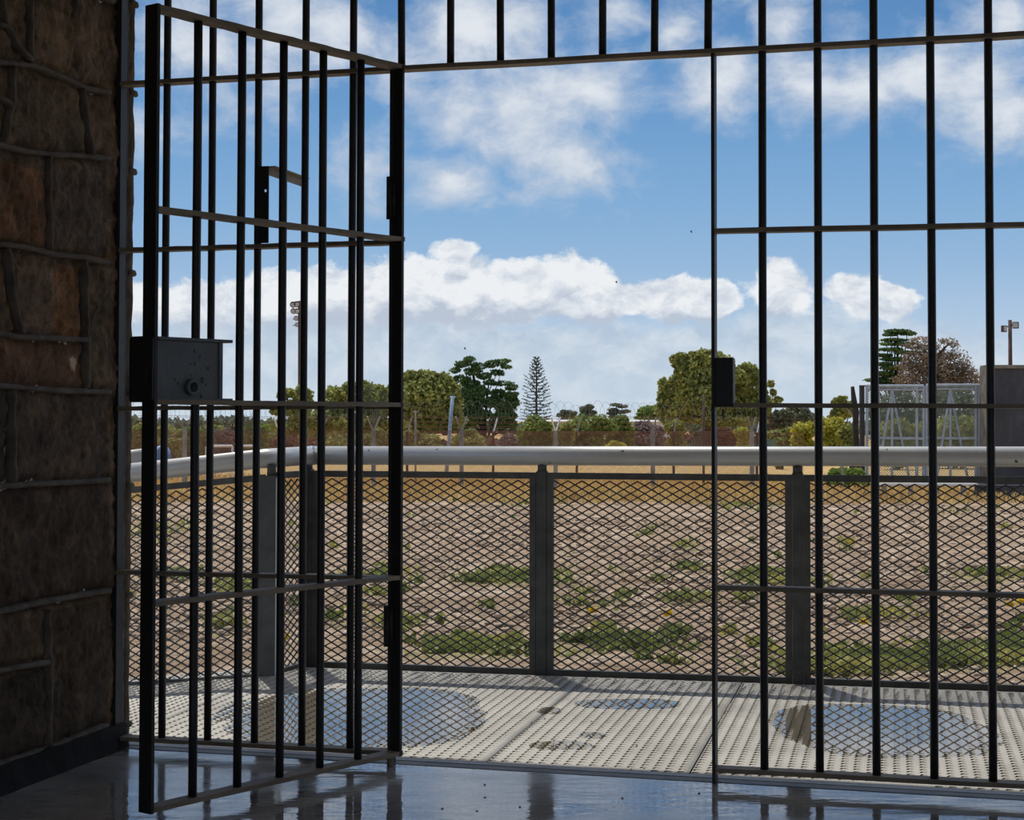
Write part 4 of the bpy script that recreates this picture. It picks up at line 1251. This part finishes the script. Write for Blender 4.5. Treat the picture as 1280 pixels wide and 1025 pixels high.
tree('distant_tree', 'pale hazy tree crown above the yellow bushes', 'tree', [(1000, 518, 14, 10), (990, 514, 8, 8), (1012, 522, 8, 6)], 150, .2, (1000, 545), 'leaf_grey', 1200, tr=.12)
tree('leafy_tree', 'brownish tree left of the leaning stump', 'tree', [(1052, 500, 8, 5), (1044, 505, 6, 5), (1056, 515, 12, 10), (1064, 508, 6, 8), (1045, 520, 10, 8)], 104, .16, (1053, 570), 'leaf_olive', 1800, tr=.12)
# green conifer and dead tree on the right
pads = [(1122, 414, 13, 3), (1113, 418, 8, 2.5), (1134, 417, 9, 3), (1118, 425, 14, 2.5), (1108, 430, 8, 2), (1128, 430, 12, 3), (1112, 437, 12, 2.5), (1130, 441, 12, 3), (1106, 444, 9, 2.5), (1118, 449, 14, 3), (1103, 455, 9, 2.5), (1115, 460, 13, 4), (1105, 467, 10, 4), (1115, 473, 14, 5), (1102, 477, 8, 4), (1090, 475, 8, 2), (1112, 483, 14, 4), (1094, 487, 8, 2)]
pads = [(a, b_, c_ * 1.1, d_ * .62) for a, b_, c_, d_ in pads]
tree('cedar_tree', 'dark green flat tiered cedar behind the chain link gates', 'tree', pads, 95, .12, (1122, 560), 'leaf_dark', 4200, 'bark_dark', .16, 0)
rt, tips = bare('dead_tree', 'wide dead brown conifer behind the chain link gates', 1165, 560, 455, 92, .62, 'leaf_brown', 3, .2, 5)
pads = [(1150, 425, 14, 4), (1140, 432, 13, 4), (1160, 433, 16, 5), (1185, 426, 12, 4), (1193, 431, 8, 3), (1150, 445, 24, 5), (1180, 445, 22, 4), (1135, 458, 16, 6), (1165, 460, 26, 7), (1198, 458, 16, 4), (1208, 463, 14, 4), (1215, 470, 12, 3), (1150, 475, 34, 8), (1195, 475, 22, 5), (1220, 478, 8, 3), (1140, 486, 30, 6), (1180, 486, 30, 6), (1210, 484, 16, 4)]
leaf_cloud('dead_foliage', blob_pts(pads + [(1160, 470, 34, 22), (1185, 460, 30, 24), (1150, 450, 20, 16), (1205, 475, 20, 12)], 11000, 92), .085, M['leaf_brown'], rt, .2, .45)
mbk = MB()
for k in range(60):
    a = at_Y(1167 + random.uniform(-8, 8), random.uniform(440, 500), 92); q = random.choice(pads); b_ = at_Y(q[0] + random.uniform(-1, 1) * q[2], q[1] + random.uniform(-1, 1) * q[3], 92)
    mbk.tube([a, a.lerp(b_, .5) + Vector((0, random.uniform(-.5, .5), .15)), b_], [.05, .035, .012], 4, False)
mbk.build('limbs', M['bark'], rt)

# bushes behind the fences
def bush(label, cx_, cy_, rx, ry, D_, mat, n=900, leaf=.15, name='bush', k=6):
    p = at_Y(cx_, cy_, D_); root = empty(name, (p.x, D_, GZ), label, 'bush')
    ybase = 523.4 + (HC - GZ) / D_ * F
    lob = [(cx_, cy_, rx, ry), (cx_, (cy_ + ybase) / 2 + 2, rx * .95, max(4, (ybase - cy_) / 2))]
    leaf_cloud('foliage', blob_pts(sub_lobes(lob, k), n * 2, D_), leaf * .7, M[mat], root)
    t_ = MB()
    for q in range(5): t_.tube([(p.x + random.uniform(-.2, .2), D_, GZ - .1), (p.x + random.uniform(-.6, .6) * rx / F * D_, D_ + random.uniform(-.2, .2), p.z)], [.05, .02], 5)
    t_.build('stems', M['bark'], root)


B_ = [('green bush at the foot of the slender pine', 672, 541, 27, 21, 90, 'leaf_green', 2200), ('bright green bush right of the slender pine, tallest of three', 733, 535, 29, 18, 91, 'leaf_green', 2200),
      ('olive bush between the slender pine and the tallest bush', 704, 546, 15, 16, 89, 'leaf_olive', 1000), ('green bush below the distant cedar', 775, 537, 21, 15, 92, 'leaf_green', 1500), ('mauve grey scrub below the distant round tree', 805, 549, 28, 20, 94, 'leaf_mauve', 1800),
      ('small yellow green bush below the cedar', 770, 560, 14, 8, 88, 'leaf_yellow', 600), ('pale green bush in front of the big leafy tree', 845, 535, 14, 10, 90, 'leaf_olive', 800), ('round grey green bush right of the thin wooden pole', 871, 545, 8, 7, 88, 'leaf_grey', 400),
      ('yellow flowering bush behind the right jamb post', 928, 544, 11, 9, 88, 'leaf_yellow', 600), ('olive scrub below the dark spreading tree', 585, 552, 26, 14, 90, 'leaf_olive', 1400), ('mauve scrub right of the dark spreading trunk', 640, 556, 18, 14, 92, 'leaf_mauve', 1100),
      ('olive bush left of the gate hinge post', 475, 550, 18, 16, 90, 'leaf_olive', 1200), ('brown olive bush seen between the gate bars', 430, 558, 30, 16, 90, 'leaf_olive', 1700), ('olive bush beside the gate hinge post on the right', 525, 553, 24, 14, 90, 'leaf_olive', 1500),
      ('brown bush seen through the gate right of the goal frames', 365, 560, 26, 15, 91, 'leaf_rust', 1400), ('low green bush top behind the goal frames', 320, 545, 24, 12, 98, 'leaf_green', 1200), ('dark green bush behind the leftmost concrete post', 238, 545, 22, 12, 96, 'leaf_green', 1300),
      ('olive green bush at the far left edge beside the stone pier', 178, 545, 22, 14, 96, 'leaf_olive', 1300), ('yellow olive bush in front of the brown hedge at left', 218, 556, 14, 8, 89, 'leaf_olive', 600), ('mauve scrub above the goal frames', 280, 545, 16, 10, 100, 'leaf_mauve', 700),
      ('bright yellow green bush, left one in the open field', 1003, 538, 16, 11, 90, 'leaf_yellow', 1600), ('yellow green bush in the open field nearest the leaning stump', 1038, 535, 18, 14, 88, 'leaf_yellow', 1800), ('dark olive bush behind the open field', 975, 545, 22, 10, 95, 'leaf_olive', 1500), ('pale scrub beside the leaning stump', 1060, 542, 12, 12, 86, 'leaf_olive', 900),
      ('dark spiky bush below the handrail beside the stump', 1058, 594, 25, 9, 56, 'leaf_green', 1500), ('pale green scrub seen through the left wire gate', 1120, 538, 26, 14, 80, 'leaf_olive', 1500), ('pale green scrub seen through the right wire gate', 1190, 535, 34, 16, 82, 'leaf_olive', 1900),
      ('tall dim shrub filling the view through the left wire gate', 1125, 515, 40, 26, 88, 'leaf_grey', 3200), ('tall dim shrub filling the view through the right wire gate', 1195, 513, 38, 26, 89, 'leaf_grey', 3200),
      ('small round green bush in the dry grass', 974, 551, 6, 4, 80, 'leaf_olive', 250)]
for b_ in B_: bush(b_[0], *b_[1:7], b_[7], .13 if b_[5] > 50 else .08)
# brown hedge running behind the fences
pts = []
for i in range(230):
    x = 120 + i * 3.6
    for _ in range(34):
        xx = x + random.uniform(-4, 4); D_ = random.uniform(104, 107); top = (544 if (x < 335 or x > 845) else 553) + 4 * math.sin(i * .31) + 3 * math.sin(i * .11)
        p = at_Y(xx, random.uniform(top, 572), D_); pts.append((p.x, D_, max(p.z, GZ)))
tag(leaf_cloud('hedge', pts, .3, M['leaf_rust'], None), 'long rusty brown hedge running behind both wire fences', 'hedge', None, 'stuff')
# distant tree line closing the horizon
pts = []
for i in range(300):
    x = -100 + i * 5.2; top = 527 - (3 if x < 400 else 0) + 3 * math.sin(i * .23) + 2 * math.sin(i * .71)
    for _ in range(16):
        p = at_Y(x + random.uniform(-5, 5), random.uniform(top, 540), 240 + random.uniform(-3, 3)); pts.append(p)
tag(leaf_cloud('tree_line', pts, .6, M['leaf_grey'], None), 'far grey green line of scrub along the horizon', 'tree line', None, 'stuff')
pts = []
for i in range(90):
    x = 160 + i * 3.9; top = 536 + 4 * math.sin(i * .4)
    for _ in range(30):
        p = at_Y(x + random.uniform(-4, 4), random.uniform(top, 560), 112 + random.uniform(-1, 1)); pts.append(p)
tag(leaf_cloud('shrub_belt', pts, .2, M['leaf_olive'], None), 'belt of olive shrubs above the brown hedge at left', 'shrubs', None, 'stuff')

# long white building in the distance
D_ = 150
bld = empty('low_building', (at_Y(750, 530, D_).x, D_, GZ), 'long low white building seen beyond the bushes', 'building')
a, b_ = at_Y(675, 527, D_), at_Y(838, 540, D_)
MB().box((a.x, D_, GZ), (b_.x - a.x, 0, 0), (0, 5, 0), (0, 0, a.z - GZ)).build('wall', M['bwhite'], bld)
rf = MB(); rf.add([(a.x - .3, D_ - .4, a.z), (b_.x + .3, D_ - .4, a.z), (b_.x + .3, D_ + 2.5, a.z + .16), (a.x - .3, D_ + 2.5, a.z + .16), (a.x - .3, D_ + 5.4, a.z), (b_.x + .3, D_ + 5.4, a.z)], [(0, 1, 2, 3), (3, 2, 5, 4), (0, 3, 4), (1, 5, 2)])
rf.build('roof', M['bwhite'], bld)
for (x0, x1) in ((800, 806),):
    p, q = at_Y(x0, 528, D_ - .5), at_Y(x1, 534, D_ - .5); MB().box((p.x, D_ - .06, q.z), (q.x - p.x, 0, 0), (0, .05, 0), (0, 0, p.z - q.z)).build('red_door', M['bred'], bld)

# ------------------------------------------------------------------ right side: gates, stump, wall, floodlights
D_ = 57
def seg(mb, x0, y0_, x1, y1_, r_, Dq=None, n=6):
    Dq = Dq or D_
    return mb.tube([at_Y(x0, y0_, Dq), at_Y(x1, y1_, Dq)], r_, n)


def wire_gate(label, x0, x1, yt, apex, feet, vert, xin):
    g = empty('wire_gate', (at_Y((x0 + x1) / 2, 600, D_).x, D_, GZ), label, 'gate', None)
    yb = 606
    seg(MB(), x0, yt, x1, yt, .055).build('top_rail', M['gatepipe'], g)
    seg(MB(), x0, yt + 4.5, x1, yt + 4.5, .04).build('second_rail', M['gatepipe'], g)
    seg(MB(), x0, 547.5, x1, 548.5, .045).build('middle_rail', M['gatepipe'], g)
    seg(MB(), x0, yb, x1, yb, .05).build('bottom_rail', M['gatepipe'], g)
    for x in (x0, x1, vert, xin):
        seg(MB(), x, yt, x, yb, .05).build('upright', M['gatepipe'], g)
    for x in feet: seg(MB(), apex, yt + 5, x, 606 if abs(x - apex) < 1 else 600, .042).build('brace', M['gatepipe'], g)
    V = []; Fc = []; n = 0; a, b_ = at_Y(x0, yt, D_), at_Y(x1, yb, D_); xa, xb, za, zb = a.x, b_.x, b_.z, a.z; Hh = zb - za; r_ = .011
    for sgn in (1, -1):
        for k in range(int((xb - xa + Hh) / .085)):
            xs0 = xa + k * .085 - (Hh if sgn > 0 else 0); xe = xs0 + Hh
            if sgn < 0: xs0, xe = xa + k * .085, xa + k * .085 - Hh
            pa_, pb_ = [xs0, za], [xe, zb]
            fz = lambda xq: za + (zb - za) * (xq - xs0) / (xe - xs0)
            for p_ in (pa_, pb_):
                if p_[0] < xa: p_[1] = fz(xa); p_[0] = xa
                if p_[0] > xb: p_[1] = fz(xb); p_[0] = xb
            if abs(pa_[0] - pb_[0]) < .03: continue
            for p_ in (pa_, pb_): V += [(p_[0] - r_, D_, p_[1]), (p_[0] + r_ * .5, D_ - r_, p_[1]), (p_[0] + r_ * .5, D_ + r_, p_[1])]
            Fc += [(n, n + 1, n + 4, n + 3), (n + 1, n + 2, n + 5, n + 4), (n + 2, n, n + 3, n + 5)]; n += 6
    np_mesh('chain_link', np.array(V), np.array(Fc), M['gatemesh'], g)


wire_gate('left pale blue chain link gate with an A shaped brace', 1083.5, 1154.5, 482.5, 1115, (1096, 1115, 1137), 1146, 1098)
wire_gate('right pale blue chain link gate with an A shaped brace', 1158, 1224, 481.5, 1188, (1170.5, 1188, 1210), 1220, 1166)
gp = empty('gate_post', (at_Y(1077, 600, D_).x, D_ + .1, GZ), 'dark square steel post left of the chain link gates', 'post')
p = at_Y(1077.5, 483, D_ + .1); MB().box((p.x - .075, D_ + .05, GZ), (.15, 0, 0), (0, .15, 0), (0, 0, p.z - GZ)).build('shaft', M['stile'], gp)
MB().box((p.x - .08, D_ + .04, p.z), (.35, 0, 0), (0, .17, 0), (0, 0, .04)).build('cap', M['rustpost'], gp)
# stump
st = empty('tree_stump', (at_Y(1068, 600, 62).x, 62, GZ), 'tall leaning weathered stump beside the steel gate post', 'tree stump')
MB().tube([at_Y(1068, 588, 62), at_Y(1071, 560, 62), at_Y(1069.5, 535, 62), at_Y(1070, 515, 62), at_Y(1067.5, 500, 62), at_Y(1065.5, 483, 62)], [.2, .12, .1, .12, .1, .065], 9).build('trunk', M['bark_dark'], st, True)
mb = MB(); mb.tube([at_Y(1069, 525, 62), at_Y(1063, 515, 62), at_Y(1057, 510, 62)], [.05, .035, .015], 6); mb.tube([at_Y(1069, 520, 62), at_Y(1066, 508, 62), at_Y(1059, 503, 62)], [.04, .03, .015], 6)
mb.build('broken_branches', M['conc'], st)
# block wall
wl = empty('block_wall', (at_Y(1250, 600, 56).x, 56, GZ), 'dark concrete block wall at the right edge', 'wall')
a, b_ = at_Y(1233.5, 458.5, 56), at_Y(1500, 606, 56)
MB().box((a.x, 56, GZ), (b_.x - a.x, 0, 0), (0, .8, 0), (0, 0, a.z - GZ)).build('block_face', M['dblock'], wl)
MB().box((a.x - .02, 56, GZ), (.018, 0, 0), (0, .8, 0), (0, 0, a.z - GZ)).build('end_face', M['blockend'], wl)
MB().box((a.x, 55.92, a.z - .05), (b_.x - a.x, 0, 0), (0, .9, 0), (0, 0, .11)).build('coping', M['blockend'], wl)
lw = empty('low_wall', (at_Y(1250, 600, 50).x, 50, GZ), 'low dark masonry wall in front of the block wall at right', 'wall')
a, b_ = at_Y(1222, 586, 50), at_Y(1500, 600, 50)
MB().box((a.x, 50, GZ), (b_.x - a.x, 0, 0), (0, .4, 0), (0, 0, .42)).build('masonry', M['dblock'], lw)
# bench-like low rail before the gates
bn = empty('low_bench', (at_Y(1180, 606, 50).x, 50, GZ), 'low pale slab bench in front of the chain link gates', 'bench')
a, b_ = at_Y(1090, 604.5, 50), at_Y(1222, 604.5, 50)
MB().box((a.x, 50, a.z - .05), (b_.x - a.x, 0, 0), (0, .3, 0), (0, 0, .06)).build('seat', M['white'], bn)
for k in range(4):
    x = lerp(a.x, b_.x, (k + .5) / 4); MB().box((x - .05, 50.05, GZ - .05), (.1, 0, 0), (0, .2, 0), (0, 0, a.z - GZ)).build('leg', M['conc'], bn)
# white marker post in the bush
mp = empty('marker_post', (at_Y(1053.5, 600, 54.8).x, 54.8, GZ), 'short pale post in front of the dark spiky bush', 'post')
a = at_Y(1053.5, 583, 54.8); MB().box((a.x - .035, 54.8, GZ), (.07, 0, 0), (0, .07, 0), (0, 0, a.z - GZ)).build('shaft', M['conc'], mp)
MB().box((a.x - .05, 39.48, a.z - .04), (.1, 0, 0), (0, .1, 0), (0, 0, .04)).build('cap', M['conc'], mp)
# small green sheet pieces
for (x0, x1, D2, lab) in ((863, 868, 66, 'small green shade cloth scrap behind the fence'), (944, 969, 66, 'green shade cloth strip at the right end of the fence')):
    a, b_ = at_Y(x0, 549, D2), at_Y(x1, 560, D2)
    g = MB(); n = 6; v = []; f_ = []
    for i in range(n + 1):
        x = lerp(a.x, b_.x, i / n); yy = D2 + .05 * math.sin(i * 2)
        v += [(x, yy, b_.z - .6), (x, yy, a.z), (x, yy + .02, a.z), (x, yy + .02, b_.z - .6)]
    for i in range(n):
        for j in range(4): f_.append((i * 4 + j, i * 4 + (j + 1) % 4, i * 4 + 4 + (j + 1) % 4, i * 4 + 4 + j))
    g.add(v, f_); tag(g.build('shade_cloth', M['greencloth']), lab, 'shade cloth')
# floodlight pole on the right
fp_ = empty('floodlight_pole', (at_Y(1263, 560, 70).x, 70, GZ), 'dark floodlight pole with two lamps above the block wall', 'floodlight')
a = at_Y(1262.5, 400, 70); MB().tube([(a.x, 70, GZ), a], [.11, .075], 8).build('pole', M['rustpost'], fp_, True)
MB().tube([at_Y(1254, 410, 70), at_Y(1270, 405, 70)], .03, 6).build('cross_arm', M['rustpost'], fp_)
for (x, y, dx, yaw) in ((1255, 411, .2, .5), (1269.5, 406.5, .25, -.4)):
    c_ = at_Y(x, y, 69.9); u = Vector((math.cos(yaw), math.sin(yaw), 0)); v_ = Vector((-math.sin(yaw), math.cos(yaw), 0))
    h = MB().cbox(c_, u * dx, v_ * .16, UP * .27).build('lamp_housing', M['rustpost'], fp_, bevel=.02)
    MB().cbox(c_ - v_ * .085 - UP * .0, u * dx * .8, v_ * .02, UP * .2).build('lamp_glass', M['lampglass'], h)
# floodlight mast on the left
fm = empty('floodlight_mast', (at_Y(375, 560, 130).x, 130, GZ), 'tall thin mast with stacked floodlights seen through the gate', 'floodlight')
a = at_Y(374, 376, 130); MB().tube([(at_Y(375, 560, 130).x, 130, GZ), a], [.16, .09], 8).build('pole', M['rustpost'], fm, True)
for (x, y, s_) in ((366.5, 380.5, .22), (371, 380, .22), (367, 388.5, .2), (371.5, 388.5, .2), (370.5, 397.5, .17), (371.3, 405.5, .15)):
    c_ = at_Y(x, y, 129.8); h = MB().tube([c_ + Vector((0, -.12, -.03)), c_ + Vector((0, .12, .03))], [s_ * 1.15, s_ * .8], 10).build('lamp_housing', M['rustpost'], fm)
    MB().tube([c_ + Vector((0, -.15, -.03)), c_ + Vector((0, -.12, -.03))], s_ * .9, 10).build('lamp_glass', M['lampglass'], h)
mb = MB()
for y in (381, 389, 398, 406): mb.tube([at_Y(366, y + 1, 130), at_Y(375, y, 130)], .03, 5)
mb.build('cross_arms', M['rustpost'], fm)
# birds in the sky
for (x, y, lab) in ((581, 436, 'small dark bird flying above the dark spreading tree'), (864, 290, 'small bird high left of the right jamb'), (770.5, 353, 'small bird in front of the cloud bank')):
    c_ = at_Y(x, y, 80); w_ = .07
    b_ = MB(); b_.tube([c_ + Vector((-.05, 0, .03)), c_, c_ + Vector((.06, 0, -.04))], [.008, .022, .006], 6)
    for sg in (-1, 1): b_.add([c_ + Vector((-.02, 0, 0)), c_ + Vector((.03, 0, 0)), c_ + Vector((.01 + .03 * sg, sg * .03, .09)), c_ + Vector((-.03, .0, .004))], [(0, 1, 2), (0, 2, 1), (0, 3, 2)])
    tag(b_.build('bird', M['bark_dark']), lab, 'bird')

# ------------------------------------------------------------------ light
sun = bpy.data.lights.new('sun', 'SUN'); sun.energy = 3.0; sun.angle = math.radians(.6); sun.color = (1, .965, .90)
so_ = bpy.data.objects.new('sun', sun); col.objects.link(so_); so_.rotation_euler = SUNV.to_track_quat('Z', 'Y').to_euler(); so_.location = (0, 0, 30)

# ------------------------------------------------------------------ sky
w = bpy.data.worlds.new('sky'); bpy.context.scene.world = w; w.use_nodes = True; T = w.node_tree; T.nodes.clear()
def nd(t): return T.nodes.new(t)
def lk_(a, b_): T.links.new(a, b_)
def mth(op, a, b_=None, c_=None, clamp=False):
    n = nd('ShaderNodeMath'); n.operation = op; n.use_clamp = clamp
    for i, v in enumerate((a, b_, c_)):
        if v is None: continue
        if isinstance(v, (int, float)): n.inputs[i].default_value = v
        else: lk_(v, n.inputs[i])
    return n.outputs[0]
def sstep(x, a, b_):
    n = nd('ShaderNodeMapRange'); n.interpolation_type = 'SMOOTHSTEP'; n.inputs['From Min'].default_value = a; n.inputs['From Max'].default_value = b_; lk_(x, n.inputs['Value']); return n.outputs[0]


tc = nd('ShaderNodeTexCoord').outputs['Generated']; sx = nd('ShaderNodeSeparateXYZ'); lk_(tc, sx.inputs[0])
az = mth('ARCTAN2', sx.outputs['X'], sx.outputs['Y'])
hyp = mth('SQRT', mth('ADD', mth('MULTIPLY', sx.outputs['X'], sx.outputs['X']), mth('MULTIPLY', sx.outputs['Y'], sx.outputs['Y'])))
el = mth('ARCTAN2', sx.outputs['Z'], hyp)
cv = nd('ShaderNodeCombineXYZ'); lk_(az, cv.inputs[0]); lk_(el, cv.inputs[1]); uv = cv.outputs[0]


def sky_px(x, y):
    d = ray(x, y); return math.atan2(d.x, d.y), math.atan2(d.z, math.hypot(d.x, d.y))


def vadd(a, v):
    n = nd('ShaderNodeVectorMath'); n.operation = 'ADD'; lk_(a, n.inputs[0]); n.inputs[1].default_value = v; return n.outputs[0]


def wnoise(vec, sc3, detail, rough, dist=0, off=(0, 0, 0)):
    mp = nd('ShaderNodeMapping'); mp.inputs['Scale'].default_value = sc3; mp.inputs['Location'].default_value = off; lk_(vec, mp.inputs['Vector'])
    n = nd('ShaderNodeTexNoise'); n.inputs['Scale'].default_value = 1; n.inputs['Detail'].default_value = detail; n.inputs['Roughness'].default_value = rough; n.inputs['Distortion'].default_value = dist
    lk_(mp.outputs[0], n.inputs['Vector']); return n.outputs['Fac']


def blobs(vec, L):
    acc = None
    for (x, y, rx, ry, k) in L:
        c_ = sky_px(x, y); mp = nd('ShaderNodeMapping'); mp.vector_type = 'TEXTURE' if False else 'POINT'
        sx_, sy_ = F / rx, F / ry
        mp.inputs['Scale'].default_value = (sx_, sy_, 0); mp.inputs['Location'].default_value = (-c_[0] * sx_, -c_[1] * sy_, 0); lk_(vec, mp.inputs['Vector'])
        ln = nd('ShaderNodeVectorMath'); ln.operation = 'LENGTH'; lk_(mp.outputs[0], ln.inputs[0])
        v = mth('MULTIPLY', mth('SUBTRACT', 1.0, ln.outputs['Value']), k)
        if acc is None: acc = v
        else: acc = mth('SMOOTH_MAX', acc, v, .15)
    return acc


warp = nd('ShaderNodeVectorMath'); warp.operation = 'ADD'
wn = nd('ShaderNodeTexNoise'); wn.inputs['Scale'].default_value = 22; wn.inputs['Detail'].default_value = 6; wn.inputs['Roughness'].default_value = .6; lk_(uv, wn.inputs['Vector'])
ws_ = nd('ShaderNodeVectorMath'); ws_.operation = 'MULTIPLY_ADD'; lk_(wn.outputs['Color'], ws_.inputs[0]); ws_.inputs[1].default_value = (.022, .014, 0); ws_.inputs[2].default_value = (-.011, -.007, 0)
lk_(uv, warp.inputs[0]); lk_(ws_.outputs[0], warp.inputs[1]); uw = warp.outputs[0]

CUM = [(150, 400, 90, 55, 1), (250, 395, 80, 52, 1), (345, 400, 70, 60, 1), (420, 385, 75, 62, 1), (480, 372, 60, 52, 1), (530, 362, 55, 50, 1), (590, 375, 60, 50, 1), (640, 370, 55, 45, 1), (700, 358, 72, 46, 1), (750, 375, 45, 34, 1), (835, 370, 66, 35, 1), (800, 372, 40, 26, 1), (890, 378, 40, 26, .8),
       (975, 365, 50, 40, .62), (1065, 362, 52, 32, .6), (1105, 370, 44, 28, .6), (562, 313, 30, 16, .7)]
LOW = [(750, 470, 130, 72, .8), (680, 455, 90, 60, .8), (850, 460, 110, 70, .8), (480, 450, 300, 85, .8), (250, 470, 230, 90, .8), (1000, 440, 110, 70, .8), (1100, 470, 90, 62, .7), (1170, 450, 60, 42, .7), (1120, 425, 50, 28, .6), (1240, 460, 80, 50, .6), (640, 525, 1200, 60, .6)]
HIGH = [(250, 60, 80, 95, .8), (330, 90, 60, 70, .5), (350, 20, 80, 60, .9), (420, 40, 70, 60, .9), (500, 70, 60, 60, .7), (465, 200, 60, 50, .6), (590, 40, 100, 70, 1), (640, 130, 130, 80, 1.1), (560, 220, 70, 40, .8), (700, 200, 90, 60, .9), (740, 110, 80, 50, .8), (640, 30, 60, 50, .9), (780, 20, 50, 40, .6), (840, 40, 50, 50, .7),
        (900, 100, 70, 50, 1), (980, 30, 40, 50, .9), (1010, 110, 90, 45, 1), (1080, 110, 80, 50, .9), (1150, 90, 90, 60, .85), (1230, 150, 90, 50, .75), (1250, 30, 60, 40, .7), (1210, 90, 80, 60, .75), (780, 80, 60, 50, .5), (700, -60, 500, 60, .8), (180, 160, 60, 40, .4), (1060, 45, 30, 20, .4)]


def density(vec, L, nsc, namp, bias, det=9, rough=.6):
    b_ = blobs(vec, L); n = wnoise(vec, nsc, det, rough, .2)
    return mth('ADD', mth('ADD', b_, bias), mth('MULTIPLY', mth('SUBTRACT', n, .5), namp))


dc = density(uw, CUM, (30, 42, 1), 1.5, 0.0)
nA = wnoise(uw, (34, 50, 1), 9, .62, .25); nB = wnoise(vadd(uw, (-.006, .013, 0)), (34, 50, 1), 9, .62, .25)
dup_ = blobs(vadd(uw, (-.004, .016, 0)), CUM)
litc = mth('ADD', mth('MULTIPLY', mth('SUBTRACT', nA, nB), 3.4), .58)
basef = sstep(el, sky_px(640, 412)[1], sky_px(640, 378)[1])
litc = mth('ADD', litc, mth('MULTIPLY', mth('SUBTRACT', sstep(dup_, .75, .1), .5), .75))
litc = mth('ADD', litc, mth('MULTIPLY', mth('SUBTRACT', basef, 1.0), .55), None, True)
mc = mth('MULTIPLY', sstep(dc, -.03, .2), sstep(el, sky_px(640, 425)[1], sky_px(640, 396)[1]))
dl = density(uw, LOW, (24, 44, 1), 1.2, .05); ml = sstep(dl, 0, .4)
dh_ = density(uw, HIGH, (20, 30, 1), 2.6, -.06, 10, .62); mh = sstep(dh_, -.35, .7)
litl = mth('ADD', mth('MULTIPLY', mth('SUBTRACT', nA, nB), 3.4), .5, None, True)
sky = nd('ShaderNodeValToRGB'); e = sky.color_ramp.elements
stops = [(0.0, (.55, .66, .77)), (.035, (.50, .63, .78)), (.09, (.30, .48, .71)), (.13, (.215, .41, .67)), (.18, (.15, .33, .61)), (.25, (.095, .24, .50)), (.6, (.08, .19, .42)), (1, (.07, .15, .34))]
while len(e) < len(stops): e.new(.5)
for k, (p, c_) in enumerate(stops): e[k].position = p; e[k].color = (*c_, 1)
lk_(mth('MAXIMUM', el, 0), sky.inputs[0])


def mx(fac, a, b_):
    n = nd('ShaderNodeMix'); n.data_type = 'RGBA'
    for s_, v in ((n.inputs[0], fac), (n.inputs[6], a), (n.inputs[7], b_)):
        if isinstance(v, (float, int)): s_.default_value = v
        elif isinstance(v, tuple): s_.default_value = (*v, 1)
        else: lk_(v, s_)
    return n.outputs[2]


hi_col = (.62, .68, .76)
hi_col = mx(sstep(dh_, .2, 1.2), (.54, .61, .72), (.82, .85, .88))
c1 = mx(mth('MULTIPLY', mh, .9), sky.outputs[0], hi_col)
# clouds of the sky behind; unseen overhead ones added to whiten the light
gen = wnoise(tc, (3, 3, 5), 7, .6); behind = mth('MAXIMUM', sstep(mth('ABSOLUTE', az), .45, .8), sstep(el, .25, .36))
c1 = mx(mth('MULTIPLY', mth('MULTIPLY', sstep(gen, .42, .6), behind), .85), c1, (.72, .75, .79))
lowc = mx(litl, (.46, .56, .68), (.68, .74, .80))
c2 = mx(mth('MULTIPLY', ml, .75), c1, lowc)
cumc = mx(litc, (.49, .56, .67), (.84, .87, .90))
c3 = mx(mc, c2, cumc)
haze = sstep(el, .06, -.0)
c4 = mx(mth('MULTIPLY', haze, .55), c3, (.58, .68, .78))
below = sstep(el, 0.0, -.03)
c5 = mx(below, c4, (.20, .17, .13))
bg = nd('ShaderNodeBackground'); lk_(c5, bg.inputs['Color']); bg.inputs['Strength'].default_value = 1.0
wo = nd('ShaderNodeOutputWorld'); lk_(bg.outputs[0], wo.inputs['Surface'])

sc = bpy.context.scene
sc.view_settings.view_transform = 'Standard'; sc.view_settings.look = 'None'; sc.view_settings.gamma = 1; sc.view_settings.use_curve_mapping = False
sc.view_settings.exposure = 0.0
sc.cycles.max_bounces = 8; sc.cycles.transparent_max_bounces = 16
sc.cycles.use_denoising = True
